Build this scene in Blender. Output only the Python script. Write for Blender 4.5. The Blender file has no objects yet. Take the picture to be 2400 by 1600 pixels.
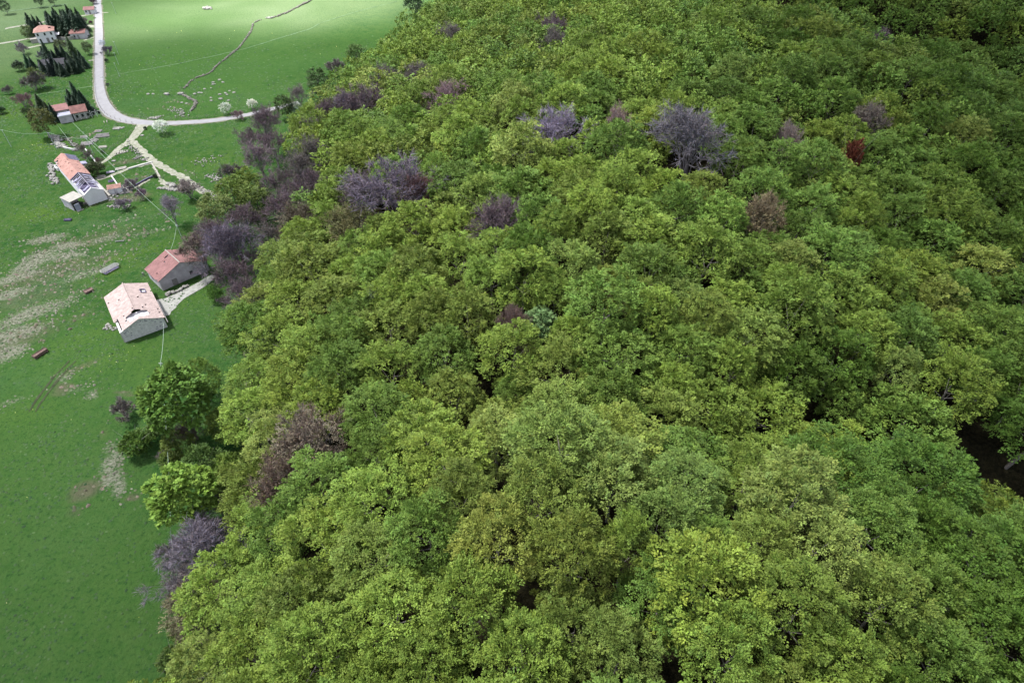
import bpy, math, random
import numpy as np
from mathutils import Vector, Matrix
rng = np.random.default_rng(7)
R = math.radians
C = bpy.context.scene.collection
SC = bpy.context.scene

# ------------------------------------------------------------------ camera
F, TH, CH = 1450.0, R(42), 90.0
cam_d = bpy.data.cameras.new('camera'); cam = bpy.data.objects.new('camera', cam_d); C.objects.link(cam)
cam.location = (0, 0, CH); cam.rotation_euler = (math.pi/2-TH, 0, 0)
cam_d.sensor_width = 36; cam_d.lens = 36*F/2400; cam_d.clip_start = .5; cam_d.clip_end = 6000
SC.camera = cam
# ------------------------------------------------------------------ sky, sun, exposure
SUN_EL, SUN_AZ = R(64), R(-72)            # azimuth from +Y (ahead) towards +X: the sun stands high on the left, a little ahead
W_ = bpy.data.worlds.new('World'); SC.world = W_; W_.use_nodes = True
nt = W_.node_tree; bg = nt.nodes['Background']
sky = nt.nodes.new('ShaderNodeTexSky'); sky.sky_type = 'NISHITA'; sky.sun_disc = False
sky.sun_elevation = SUN_EL; sky.sun_rotation = SUN_AZ; sky.air_density = 1.0; sky.dust_density = 2.0
nt.links.new(sky.outputs[0], bg.inputs[0]); bg.inputs[1].default_value = .15
sun_d = bpy.data.lights.new('sun', 'SUN'); sun = bpy.data.objects.new('sun', sun_d); C.objects.link(sun)
sun_d.energy = 5.0; sun_d.angle = R(6); sun_d.color = (1, .97, .91)
sdir = Vector((math.sin(SUN_AZ)*math.cos(SUN_EL), math.cos(SUN_AZ)*math.cos(SUN_EL), math.sin(SUN_EL)))
sun.rotation_euler = sdir.to_track_quat('Z', 'Y').to_euler()
SC.view_settings.view_transform = 'Standard'; SC.view_settings.look = 'None'; SC.view_settings.gamma = 1
SC.view_settings.use_curve_mapping = False; SC.view_settings.exposure = 1.72
SC.render.engine = 'CYCLES'; SC.cycles.max_bounces = 6; SC.cycles.transparent_max_bounces = 12
SC.cycles.diffuse_bounces = 2; SC.cycles.transmission_bounces = 3; SC.cycles.use_denoising = True; SC.cycles.denoising_prefilter = 'ACCURATE'; SC.cycles.denoising_input_passes = 'RGB_ALBEDO_NORMAL'

# ------------------------------------------------------------------ geometry of the view
def ray(px, py):
    u = (px-1200)/F; v = (py-800)/F
    return np.array([u, math.cos(TH)-v*math.sin(TH), -math.sin(TH)-v*math.cos(TH)])
def W(px, py, z=0):
    d = ray(px, py); t = (z-CH)/d[2]; return float(d[0]*t), float(d[1]*t)
def proj(x, y, z):
    D = y*math.cos(TH)-(z-CH)*math.sin(TH); up = y*math.sin(TH)+(z-CH)*math.cos(TH)
    return 1200+F*x/D, 800-F*up/D, F/D
def at(px, py, s):
    d = ray(px, py)*F/s; return d[0], d[1], d[2]+CH
def sstep(a, b, x):
    t = np.clip((np.asarray(x, float)-a)/(b-a), 0, 1); return t*t*(3-2*t)

# wood edge (foot of the outermost beeches) from near to far
EDGE_PX = [(440,1620),(480,1480),(590,1330),(605,1200),(590,1000),(580,900),(595,760),(650,650),(675,560),(690,480),(680,400),(700,340),(760,262),(840,190),(935,115),(1010,50),(1060,0),(1120,-60)]
EDGE = [(-60,-60)]+[W(x, y, 5) for x, y in EDGE_PX]+[(40,900)]
EA = np.array(EDGE)
def edge_dist(x, y):
    """signed distance to the wood edge, positive inside the wood"""
    x = np.asarray(x, float); y = np.asarray(y, float)
    best = np.full(x.shape, 1e9); sign = np.ones(x.shape)
    ex = np.interp(y, EA[:,1], EA[:,0])
    for (ax, ay), (bx, by) in zip(EDGE[:-1], EDGE[1:]):
        dx, dy = bx-ax, by-ay; L = dx*dx+dy*dy
        t = np.clip(((x-ax)*dx+(y-ay)*dy)/L, 0, 1)
        d = np.hypot(x-ax-t*dx, y-ay-t*dy); best = np.minimum(best, d)
    return np.where(x > ex, best, -best)

# canopy heights read off the size of the crowns, ground 13 m under them
CTRL = [at(*p) for p in [(700,1450,24),(1300,1450,27),(1900,1450,27),(2350,1450,25),(620,1100,17.5),(1000,1100,21),(1400,1150,22.5),(1900,1180,23),
   (1300,800,16),(1800,800,15.5),(2300,800,13.5),(800,800,14),(1300,500,12.3),(1800,500,12.3),(2300,500,11),(950,500,10.8),
   (1300,200,9),(1800,200,9.3),(2300,200,9),(1060,200,7.6),(1150,50,6.0),(1500,20,7),(2000,20,7.6),(2400,20,7.6)]]
CTRL = [(x, y, z-13) for x, y, z in CTRL]+[(60,320,26),(150,300,36),(260,250,36),(0,420,8),(110,430,44),(280,420,44),(10,330,12),(0,0,20),(60,-20,18),(130,20,8),(180,90,16)]
CTRL += [(x-3, y, 0) for x, y in EDGE[1:-1]]+[(x-60, y, 0) for x, y in EDGE[::2]]
CP = np.array(CTRL)
def phi(r): return r
_A = phi(np.hypot(CP[:,None,0]-CP[None,:,0], CP[:,None,1]-CP[None,:,1]))+np.eye(len(CP))*-2.5
_w = np.linalg.solve(_A, CP[:,2])
RAV = [W(2480,1250,8),W(2250,1195,8),W(2100,1130,9),W(1930,1075,12),W(1690,1085,15),W(1400,1030,17),W(1110,985,16)]
FOLD = [W(1380,-60,20),W(1560,30,22),W(1780,75,24),W(2060,120,26),W(2500,190,28)]
def seg_dist(x, y, pts):
    best = np.full(np.shape(x), 1e9); par = np.zeros(np.shape(x))
    n = len(pts)-1
    for i, ((ax, ay), (bx, by)) in enumerate(zip(pts[:-1], pts[1:])):
        dx, dy = bx-ax, by-ay
        t = np.clip(((x-ax)*dx+(y-ay)*dy)/(dx*dx+dy*dy), 0, 1)
        d = np.hypot(x-ax-t*dx, y-ay-t*dy); par = np.where(d < best, (i+t)/n, par); best = np.minimum(best, d)
    return best, par
def ground(x, y):
    x = np.atleast_1d(np.asarray(x, float)); y = np.atleast_1d(np.asarray(y, float))
    sh = x.shape; xf = x.ravel(); yf = y.ravel(); out = np.empty_like(xf)
    for i in range(0, len(xf), 20000):
        a, b = xf[i:i+20000], yf[i:i+20000]
        out[i:i+20000] = phi(np.hypot(a[:,None]-CP[None,:,0], b[:,None]-CP[None,:,1]))@_w
    ed = edge_dist(xf, yf)
    out = np.clip(out, 0, 60)*sstep(-3, 9, ed)
    far = sstep(300, 700, np.hypot(xf, yf-100)); out = out*(1-far)+far*np.where(ed > 0, 25, 0)*sstep(0, 60, ed)
    rd, rp = seg_dist(xf, yf, RAV)
    out = out-(14*(1-rp)+5)*np.exp(-(rd/10)**2)*sstep(0, 10, ed); fd, fp = seg_dist(xf, yf, FOLD); out = out-8*np.exp(-(fd/16)**2)*sstep(0, 10, ed)
    out = out+.18*np.sin(xf*.11+1)*np.sin(yf*.083)+.07*np.sin(xf*.37)*np.cos(yf*.31+2)
    return out.reshape(sh)
def g1(x, y): return float(ground(x, y)[0])

# ------------------------------------------------------------------ helpers
def link(name, me, m=None, parent=None, loc=None):
    if isinstance(me, tuple):
        v, f = me; d = bpy.data.meshes.new(name); d.from_pydata([tuple(p) for p in v], [], [tuple(q) for q in f]); d.update(); me = d
    if m is not None and not me.materials: me.materials.append(m)
    o = bpy.data.objects.new(name, me); C.objects.link(o)
    if parent is not None: o.parent = parent
    if loc is not None: o.location = loc
    return o
def tag(o, label=None, cat=None, group=None, kind=None):
    if label: o['label'] = label
    if cat: o['category'] = cat
    if group: o['group'] = group
    if kind: o['kind'] = kind
    return o
def empty(name, loc=(0,0,0), rz=0.0, label=None, cat=None, group=None):
    o = bpy.data.objects.new(name, None); C.objects.link(o); o.location = loc; o.rotation_euler = (0, 0, rz); o.empty_display_size = .5
    return tag(o, label, cat, group)
def quick_mesh(name, V, faces4, col=None):
    """V (n,3) array, faces4 (m,4) or (m,3) int array"""
    me = bpy.data.meshes.new(name); k = faces4.shape[1]; m = len(faces4)
    me.vertices.add(len(V)); me.vertices.foreach_set('co', np.ascontiguousarray(V, dtype=np.float32).ravel())
    me.loops.add(m*k); me.loops.foreach_set('vertex_index', np.ascontiguousarray(faces4, dtype=np.int32).ravel())
    me.polygons.add(m); me.polygons.foreach_set('loop_start', np.arange(0, m*k, k, dtype=np.int32))
    try: me.polygons.foreach_set('loop_total', np.full(m, k, dtype=np.int32))
    except Exception: pass
    me.update(calc_edges=True)
    if col is not None:
        a = me.attributes.new('tint', 'FLOAT_COLOR', 'POINT')
        a.data.foreach_set('color', np.ascontiguousarray(np.concatenate([col, np.ones((len(col), 1))], 1), dtype=np.float32).ravel())
    return me
class MB:
    def __init__(s): s.v = []; s.f = []
    def quad(s, *p): n = len(s.v); s.v += [tuple(q) for q in p]; s.f.append(tuple(range(n, n+len(p))))
    def hexa(s, b, t):                     # b, t: four points each, counter-clockwise from above
        n = len(s.v); s.v += [tuple(q) for q in b]+[tuple(q) for q in t]; k = len(b)
        s.f.append(tuple(reversed(range(n, n+k)))); s.f.append(tuple(range(n+k, n+2*k)))
        for i in range(k): j = (i+1) % k; s.f.append((n+i, n+j, n+k+j, n+k+i))
    def box(s, x0, x1, y0, y1, z0, z1):
        s.hexa([(x0,y0,z0),(x1,y0,z0),(x1,y1,z0),(x0,y1,z0)], [(x0,y0,z1),(x1,y0,z1),(x1,y1,z1),(x0,y1,z1)])
    def slab(s, p, th):                    # plate under four top points
        n = (Vector(p[1])-Vector(p[0])).cross(Vector(p[2])-Vector(p[0])).normalized()
        if n.z < 0: p = list(reversed(p)); n = -n
        s.hexa([Vector(q)-n*th for q in p], p)
    def tube(s, a, b, r0, r1=None, k=5):
        r1 = r0 if r1 is None else r1
        a = Vector(a); b = Vector(b); d = (b-a).normalized(); u = d.orthogonal().normalized(); w = d.cross(u)
        A = [a+(u*math.cos(t)+w*math.sin(t))*r0 for t in [i*2*math.pi/k for i in range(k)]]
        B = [b+(u*math.cos(t)+w*math.sin(t))*r1 for t in [i*2*math.pi/k for i in range(k)]]
        s.hexa(A, B)
    def build(s, name, m, parent=None, loc=None): return link(name, (s.v, s.f), m, parent, loc)

def mat(name, base, rough=.85, vary=.25, scale=1.0, col2=None, bump=0.0, spec=.2, metal=0.0, coord='Object', detail=6, extra=None):
    m = bpy.data.materials.new(name); m.use_nodes = True; n = m.node_tree; b = n.nodes['Principled BSDF']
    b.inputs['Roughness'].default_value = rough; b.inputs['Specular IOR Level'].default_value = spec; b.inputs['Metallic'].default_value = metal
    tc = n.nodes.new('ShaderNodeTexCoord'); no = n.nodes.new('ShaderNodeTexNoise'); no.inputs['Scale'].default_value = scale; no.inputs['Detail'].default_value = detail
    no.inputs['Roughness'].default_value = .65
    n.links.new(tc.outputs[coord], no.inputs['Vector'])
    cr = n.nodes.new('ShaderNodeValToRGB'); n.links.new(no.outputs['Fac'], cr.inputs[0])
    c2 = col2 if col2 else tuple(c*(1-vary) for c in base)
    cr.color_ramp.elements[0].position = .35; cr.color_ramp.elements[0].color = (*c2, 1)
    cr.color_ramp.elements[1].position = .65; cr.color_ramp.elements[1].color = (*[min(1, c*(1+vary*.5)) for c in base], 1)
    n.links.new(cr.outputs[0], b.inputs['Base Color'])
    if bump:
        bp = n.nodes.new('ShaderNodeBump'); bp.inputs['Strength'].default_value = bump; bp.inputs['Distance'].default_value = .1
        no2 = n.nodes.new('ShaderNodeTexNoise'); no2.inputs['Scale'].default_value = scale*4; n.links.new(tc.outputs[coord], no2.inputs['Vector'])
        n.links.new(no2.outputs['Fac'], bp.inputs['Height']); n.links.new(bp.outputs[0], b.inputs['Normal'])
    return m
def leaf_mat(name, translucent=.16):
    m = bpy.data.materials.new(name); m.use_nodes = True; n = m.node_tree; b = n.nodes['Principled BSDF']; out = n.nodes['Material Output']
    b.inputs['Roughness'].default_value = .6; b.inputs['Specular IOR Level'].default_value = .15
    at_ = n.nodes.new('ShaderNodeAttribute'); at_.attribute_name = 'tint'
    oi = n.nodes.new('ShaderNodeObjectInfo')
    mx = n.nodes.new('ShaderNodeMix'); mx.data_type = 'RGBA'; mx.blend_type = 'MULTIPLY'; mx.inputs[0].default_value = 1
    n.links.new(at_.outputs['Color'], mx.inputs[6]); n.links.new(oi.outputs['Color'], mx.inputs[7])
    n.links.new(mx.outputs[2], b.inputs['Base Color'])
    tr = n.nodes.new('ShaderNodeBsdfTranslucent'); n.links.new(mx.outputs[2], tr.inputs['Color'])
    ms = n.nodes.new('ShaderNodeMixShader'); ms.inputs[0].default_value = translucent
    n.links.new(b.outputs[0], ms.inputs[1]); n.links.new(tr.outputs[0], ms.inputs[2]); n.links.new(ms.outputs[0], out.inputs['Surface'])
    return m
M_LEAF = leaf_mat('leaf')
M_NEEDLE = leaf_mat('needle', .1)
M_BARK = mat('bark', (.20,.185,.17), scale=3, vary=.4)
M_TWIG = leaf_mat('twig', .0)

# ------------------------------------------------------------------ ground sheet
def lines(a, b, fine_a, fine_b, step):
    L = list(np.arange(fine_a, fine_b+step*.5, step)); s = step*1.35
    x = fine_b
    while x < b: x += s; s *= 1.25; L.append(min(x, b))
    x = fine_a; s = step*1.35
    while x > a: x -= s; s *= 1.25; L.insert(0, max(x, a))
    return np.array(sorted(set(np.round(L, 3))))
gx = lines(-3000, 3000, -215, -30, 1.0); gx = np.array(sorted(set(np.concatenate([gx[gx <= -30], np.arange(-27, 200, 4), gx[gx > 200]]))))
gy = lines(-600, 4500, 18, 300, 1.0)
GX, GY = np.meshgrid(gx, gy)
GZ = ground(GX, GY)
def blobs(lst):
    out = np.zeros(GX.shape)
    for it in lst:
        px, py, rx, ry = it[:4]; rot = R(it[4]) if len(it) > 4 else 0; k = it[5] if len(it) > 5 else 1
        x, y = W(px, py); dx, dy = GX-x, GY-y
        a = dx*math.cos(rot)+dy*math.sin(rot); b = -dx*math.sin(rot)+dy*math.cos(rot)
        out = np.maximum(out, k*(1-sstep(.1, 1.55, np.hypot(a/rx, b/ry))))
    return out
# pale rushes and thatch (world ellipses: radius in metres, axis angle)
DRY = [(120,640,24,6,35,.45),(50,760,18,6,38,.45),(230,560,18,5,22,.4),(110,560,7,3,20),(160,575,6,3,10),(70,620,7,4,60),(150,600,8,3,15),(40,650,9,3,35),(95,600,6,4,40),(20,690,7,3,30),(240,560,8,2.5,30,.8),(205,640,10,3,40,.8),(120,720,9,4,45,.8),
       (60,740,9,4,45,1),(20,790,8,5,40),(60,780,6,3,30),(15,830,6,4,30),(340,545,7,2,20,.7),(270,520,7,2,25,.6),(180,690,8,3,40,.6),(175,910,3.5,2,0,.7),(150,885,3,2,20,.8),(215,925,2.5,2,0,.8),(30,940,5,1.5,30,.7),
       (262,1085,2.4,4.5,5,1),(280,1140,1.6,3.5,20,1),(262,1120,2.6,3,0,1),(258,1050,2,2,0,.8),(285,960,3,1.5,-20,.8),(170,640,6,2,30,.6),(230,600,9,2,30,.6),(440,410,4,2,-30,.7),(330,440,6,2,20,.5),(300,470,6,3,10,.5)]
BROWN = [(120,640,22,7,35,.55),(60,700,20,7,35,.5),(220,560,20,6,25,.5),(30,800,14,6,35,.6),(180,620,16,5,35,.5),(200,1150,3.5,3,20,.8),(175,1200,2.5,2,0,.5),(140,920,3,2,0,.6),(150,905,3,1.6,0,.7),(295,380,7,3,20,.6),(320,420,8,3,30,.5),(300,465,9,4,15,.7),(250,450,7,4,10,.6),(190,320,6,4,30,.4),(215,480,7,2,20,.5),
         (430,440,5,4,-40,.7),(310,1165,2,1,0,.8),(240,1020,1.5,5,20,.4),(395,240,5,1.5,0,.5),(370,255,8,1.5,10,.5),(450,245,6,1.5,20,.5),(190,740,6,2,50,.5),(185,860,6,1.5,45,.6),(290,920,4,1,-15,.7)]
TEAL = [(60,700,14,4,40,.9),(20,900,16,6,30,.9),(150,650,12,4,35,.7),(250,520,12,5,20,.5),(330,240,16,7,10,.7),(520,230,18,7,0,.4),(160,1300,9,20,10,.35),(60,50,40,12,10,.9),(200,60,20,20,0,.4),(60,20,50,10,10,.6),(0,60,50,14,5,.8),(540,160,40,10,10,.4),(300,1010,4,6,0,.3)]
YEL = [(110,340,8,6,0,.8),(20,265,10,5,0,.7),(90,240,10,5,0,.5),(110,500,9,5,10,.6),(60,970,7,5,0,.5),(250,840,14,5,20,.6),(190,800,10,4,40,.5),(450,700,10,4,30,.5),(500,380,14,8,0,.4),(200,1400,10,10,0,.2),(250,640,8,3,30,.4),(330,590,12,3,35,.6),(360,860,8,5,0,.5)]
SUN_PALE = [(30,40,70,60,0,.55),(100,20,60,50,0,.5),(30,120,40,40,0,.4),(60,90,40,30,0,.35),(430,20,60,60,0,.8),(620,10,60,60,0,1),(330,60,30,40,0,.6),(300,10,30,40,0,.4),(800,0,50,50,0,.6)]  # sunlight on the far fields, painted in as paler grass
att = {'pale': blobs(SUN_PALE), 'dry': blobs(DRY), 'brown': blobs(BROWN), 'teal': blobs(TEAL), 'yel': blobs(YEL), 'wood': sstep(-3.5, 2.5, edge_dist(GX, GY))}
ny, nx = GX.shape
V = np.stack([GX.ravel(), GY.ravel(), GZ.ravel()], 1)
idx = np.arange(ny*nx).reshape(ny, nx)
Q = np.stack([idx[:-1,:-1].ravel(), idx[:-1,1:].ravel(), idx[1:,1:].ravel(), idx[1:,:-1].ravel()], 1)
gme = quick_mesh('meadow', V, Q)
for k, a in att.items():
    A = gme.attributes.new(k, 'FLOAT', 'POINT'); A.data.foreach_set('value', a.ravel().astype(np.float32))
gme.polygons.foreach_set('use_smooth', np.ones(len(Q), dtype=bool))
def ground_mat():
    m = bpy.data.materials.new('meadow_ground'); m.use_nodes = True; n = m.node_tree; L = n.links; b = n.nodes['Principled BSDF']
    b.inputs['Roughness'].default_value = 1; b.inputs['Specular IOR Level'].default_value = 0
    tc = n.nodes.new('ShaderNodeTexCoord')
    def noise(s, d=4, r=.6, stretch=None, rot=0):
        no = n.nodes.new('ShaderNodeTexNoise'); no.inputs['Scale'].default_value = s; no.inputs['Detail'].default_value = d; no.inputs['Roughness'].default_value = r
        src = tc.outputs['Object']
        if stretch:
            mp = n.nodes.new('ShaderNodeMapping'); mp.inputs['Scale'].default_value = stretch; mp.inputs['Rotation'].default_value = (0, 0, rot); L.new(src, mp.inputs[0]); src = mp.outputs[0]
        L.new(src, no.inputs['Vector']); return no.outputs['Fac']
    def ramp(f, a, bb, lo=0, hi=1):
        r = n.nodes.new('ShaderNodeMapRange'); L.new(f, r.inputs[0]); r.inputs[1].default_value = a; r.inputs[2].default_value = bb; r.inputs[3].default_value = lo; r.inputs[4].default_value = hi; r.interpolation_type = 'SMOOTHSTEP'; return r.outputs[0]
    def mix(f, a, c, mode='MIX'):
        x = n.nodes.new('ShaderNodeMix'); x.data_type = 'RGBA'; x.blend_type = mode
        if isinstance(f, float): x.inputs[0].default_value = f
        else: L.new(f, x.inputs[0])
        for i, q in ((6, a), (7, c)):
            if isinstance(q, tuple): x.inputs[i].default_value = (*q, 1)
            else: L.new(q, x.inputs[i])
        return x.outputs[2]
    def attr(k):
        a = n.nodes.new('ShaderNodeAttribute'); a.attribute_name = k; return a.outputs['Fac']
    def math_(op, a, c):
        x = n.nodes.new('ShaderNodeMath'); x.operation = op; x.use_clamp = True
        for i, q in ((0, a), (1, c)):
            if isinstance(q, (float, int)): x.inputs[i].default_value = q
            else: L.new(q, x.inputs[i])
        return x.outputs[0]
    big = noise(.03, 4); mid = noise(.22, 5, .65); fine = noise(1.6, 5, .75); streak = noise(.25, 5, .7, (1, 4, 1), R(-28))
    col = mix(ramp(big, .38, .62), (.019,.058,.014), (.032,.076,.019))
    col = mix(ramp(mid, .40, .66, 0, .55), col, (.052,.092,.023))
    col = mix(ramp(streak, .52, .75, 0, .5), col, (.022,.065,.028))
    col = mix(math_('MULTIPLY', attr('teal'), ramp(mid, .35, .65, 0, .8)), col, (.040,.088,.050))
    col = mix(math_('MULTIPLY', attr('yel'), ramp(fine, .35, .6, .2, .8)), col, (.070,.120,.012))
    mot = noise(.55, 5, .72); col = mix(ramp(mot, .42, .62, 0, .5), col, (.052,.086,.027)); col = mix(ramp(mot, .30, .48, .75, 0), col, (.012,.048,.010))
    col = mix(math_('MULTIPLY', attr('pale'), .85), col, (.150,.195,.110))  # grass colour lightened to imitate the sunlit patch
    huge = noise(.009, 3, .5); col = mix(ramp(huge, .42, .62, 0, .6), col, (.040,.088,.022))
    col = mix(ramp(math_('ADD', math_('MULTIPLY', attr('brown'), .9), math_('SUBTRACT', mid, .55)), .25, .7, 0, .75), col, (.085,.075,.055))
    st2 = noise(.9, 6, .75, (1, 2.4, 1), R(-28))
    dm = ramp(math_('ADD', math_('MULTIPLY', attr('dry'), .62), math_('SUBTRACT', st2, .36)), .42, .78, 0, .85)
    col = mix(dm, col, mix(ramp(fine, .35, .65), (.080,.090,.058), (.20,.195,.165)))
    col = mix(ramp(fine, .32, .50, .7, 0), col, (.010,.036,.012))
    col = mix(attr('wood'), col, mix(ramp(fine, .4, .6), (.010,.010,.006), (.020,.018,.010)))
    L.new(col, b.inputs['Base Color'])
    bp = n.nodes.new('ShaderNodeBump'); bp.inputs['Strength'].default_value = .9; bp.inputs['Distance'].default_value = .5
    L.new(noise(1.3, 5, .7), bp.inputs['Height']); L.new(bp.outputs[0], b.inputs['Normal'])
    return m
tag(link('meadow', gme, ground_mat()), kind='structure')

# ------------------------------------------------------------------ cloud deck, unseen, added to shape the light; its gap lights the far field
def added_clouds():
    rr = np.random.default_rng(3); zc = 380.0; n = 76; st = 45.0; cx, cy = 0.0, 250.0
    sx = -sdir.x/sdir.z*zc; sy = -sdir.y/sdir.z*zc
    gap = (PATCH[0]-sx, PATCH[1]-sy)
    xs = cx+(np.arange(n+1)-n/2)*st; ys = cy+(np.arange(n+1)-n/2)*st; X, Y = np.meshgrid(xs, ys, indexing='ij')
    X = X+rr.normal(0, 6, X.shape); Y = Y+rr.normal(0, 6, Y.shape)
    lump = lambda s: 14*np.sin(X*.011+s)*np.cos(Y*.013+s)+9*np.sin(X*.027+Y*.019+s)+rr.normal(0, 3, X.shape)
    B = zc+lump(0); Tp = zc+75+2.2*lump(2.1); c = (np.arange(n)+.5)
    mx = cx+(c-n/2)*st; inside = np.hypot(*(np.meshgrid(mx-cx, mx-cx, indexing='ij'))) < n*st*.48
    MX, MY = np.meshgrid(mx, cy+(c-n/2)*st, indexing='ij'); hole = ((MX-gap[0])/PATCH[2])**2+((MY-gap[1])/PATCH[3])**2 < 1
    on = inside & ~hole; N = (n+1)**2; V = np.concatenate([np.stack([X.ravel(), Y.ravel(), B.ravel()], 1), np.stack([X.ravel(), Y.ravel(), Tp.ravel()], 1)]); F_ = []
    I = lambda i, j: i*(n+1)+j
    for i in range(n):
        for j in range(n):
            if not on[i, j]: continue
            a, b, c_, d = I(i, j), I(i+1, j), I(i+1, j+1), I(i, j+1); F_.append((a, d, c_, b)); F_.append((a+N, b+N, c_+N, d+N))
            for (p, q, di, dj) in ((a, b, 0, -1), (b, c_, 1, 0), (c_, d, 0, 1), (d, a, -1, 0)):
                u, v = i+di, j+dj
                if not (0 <= u < n and 0 <= v < n) or not on[u, v]: F_.append((p, q, q+N, p+N))
    m = bpy.data.materials.new('added_cloud'); m.use_nodes = True; t = m.node_tree; out = t.nodes['Material Output']; t.nodes.remove(t.nodes['Principled BSDF'])
    tr = t.nodes.new('ShaderNodeBsdfTransparent'); tl = t.nodes.new('ShaderNodeBsdfTranslucent'); tl.inputs[0].default_value = (.42, .42, .44, 1); df = t.nodes.new('ShaderNodeBsdfDiffuse'); df.inputs[0].default_value = (.5, .5, .52, 1)
    a = t.nodes.new('ShaderNodeMixShader'); a.inputs[0].default_value = .35; t.links.new(tl.outputs[0], a.inputs[1]); t.links.new(df.outputs[0], a.inputs[2])
    b = t.nodes.new('ShaderNodeMixShader'); at_ = t.nodes.new('ShaderNodeAttribute'); at_.attribute_name = 'shade_opacity'; t.links.new(at_.outputs['Fac'], b.inputs[0]); t.links.new(tr.outputs[0], b.inputs[1]); t.links.new(a.outputs[0], b.inputs[2]); t.links.new(b.outputs[0], out.inputs['Surface'])
    cm = quick_mesh('added_clouds', V, np.array(F_)); A = cm.attributes.new('shade_opacity', 'FLOAT', 'POINT'); gx_ = V[:,0]+sx; gy_ = V[:,1]+sy
    th = .33+.42*sstep(12, 120, gx_-.10*gy_)+.30*sstep(90, 15, gy_)*sstep(-20, -65, gx_)+.03*np.sin(gx_*.02)*np.cos(gy_*.025); A.data.foreach_set('value', th.astype(np.float32)); o = link('added_clouds', cm, m); o.data.polygons.foreach_set('use_smooth', np.ones(len(F_), dtype=bool)); tag(o, kind='structure')  # opacity shaped to darken the right side and lower left of the view
PATCH = (-122, 422, 110, 118)
added_clouds()

# ------------------------------------------------------------------ roads and tracks
def dense(pts, step=1.5):
    p = np.array([W(*q[:2]) for q in pts]); ws = np.array([q[2] if len(q) > 2 else 0 for q in pts], float)
    # Catmull-Rom
    out = []; ow = []
    P = np.vstack([2*p[0]-p[1], p, 2*p[-1]-p[-2]])
    for i in range(len(p)-1):
        n = max(2, int(np.hypot(*(p[i+1]-p[i]))/step))
        for t in np.linspace(0, 1, n, endpoint=(i == len(p)-2)):
            a, b, c, d = P[i], P[i+1], P[i+2], P[i+3]
            out.append(.5*((2*b)+(-a+c)*t+(2*a-5*b+4*c-d)*t*t+(-a+3*b-3*c+d)*t**3)); ow.append(ws[i]*(1-t)+ws[i+1]*t)
    return np.array(out), np.array(ow)
def ribbon(name, pts, m, lift, ragged=0.0, step=1.0, seed=0):
    c, w = dense(pts, step); r = np.random.default_rng(seed)
    t = np.gradient(c, axis=0); t /= np.linalg.norm(t, axis=1)[:,None]; nrm = np.stack([-t[:,1], t[:,0]], 1)
    cols = [-.5, -.3, -.1, .1, .3, .5]; V = []
    for i in range(len(c)):
        for k in cols:
            off = k*w[i]+(r.normal(0, ragged) if abs(k) == .5 else 0)
            x, y = c[i]+nrm[i]*off; V.append((x, y, 0))
    V = np.array(V); V[:,2] = ground(V[:,0], V[:,1])+lift+.05
    n = len(cols); F_ = [(i*n+j, i*n+j+1, (i+1)*n+j+1, (i+1)*n+j) for i in range(len(c)-1) for j in range(n-1)]
    me = quick_mesh(name, V, np.array(F_)[:, ::-1]); return tag(link(name, me, m), kind='structure')
M_ROAD = mat('worn_asphalt', (.20,.20,.21), scale=.5, vary=.12, bump=.1)
M_GRAVEL = mat('pale_gravel', (.215,.21,.18), scale=.9, vary=.3, col2=(.12,.135,.085), bump=.3)
M_FAINT = mat('trodden_grass', (.075,.13,.06), scale=.8, vary=.3)
M_VERGE = mat('trampled_verge', (.070,.085,.045), scale=.7, vary=.5, col2=(.11,.10,.075))
RP = [(214,-190,4),(221,-90,3.6),(227,-20,3.5),(230,30,3.5),(231.5,80,3.5),(232,130,3.5),(232.5,178,3.6),(235,217,3.8),(243,243,4.2),(262,267,4.6),(292,281,4.2),(332,288,4.0),(383,289,3.3),(459,285.5,3.1),(536,277,3.0),(600,265,3.0),(655,252,3),(700,240,3)]
ribbon('road_verge', [(a, b, c+1.3) for a, b, c in RP], M_VERGE, 0.0, .22, seed=40)
ribbon('road', [(214,-190,4),(221,-90,3.6),(227,-20,3.5),(230,30,3.5),(231.5,80,3.5),(232,130,3.5),(232.5,178,3.6),(235,217,3.8),(243,243,4.2),(262,267,4.6),(292,281,4.2),(332,288,4.0),(383,289,3.3),(459,285.5,3.1),(536,277,3.0),(600,265,3.0),(655,252,3),(700,240,3)], M_ROAD, .02, .04)
ribbon('dirt_track', [(338,290,4.80),(326,306,3.36),(306,330,2.72),(281,348,2.16),(258,368,1.76),(243,379,1.52),(229,385,1.28)], M_GRAVEL, .012, .12, seed=1)
ribbon('dirt_track', [(306,329,2.40),(332,352,2.40),(357,377,2.56),(388,396,2.56),(421,412,2.40),(450,432,2.56),(488,454,2.40),(520,474,1.92)], M_GRAVEL, .008, .25, seed=2)
ribbon('farm_path', [(362,380,2.08),(306,394.5,1.60),(255,413,1.44),(228,421,1.28)], M_GRAVEL, .004, .18, seed=3)
ribbon('farm_path', [(352,422,0.72),(318,441,0.72),(290,453,0.64)], M_GRAVEL, .004, .15, seed=4)
ribbon('farm_path', [(404,440,1.60),(385,430,1.92),(376,421,0.96),(366,402,0.56),(358,392,0.48)], M_GRAVEL, .006, .2, seed=5)
ribbon('farm_track', [(-60,80,2.40),(0,69,2.40),(77,56.5,2.40),(120,49,2.08),(190,37,2.08),(229,31,2.40)], M_GRAVEL, .008, .15, seed=6)
ribbon('farm_track', [(-50,110,2.08),(0,102.5,2.08),(45,95.5,2.08),(92,88.5,1.92)], M_GRAVEL, .006, .15, seed=7)
ribbon('farm_track', [(62,113,1.76),(102,105.5,1.76)], M_GRAVEL, .004, .15, seed=8)
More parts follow.
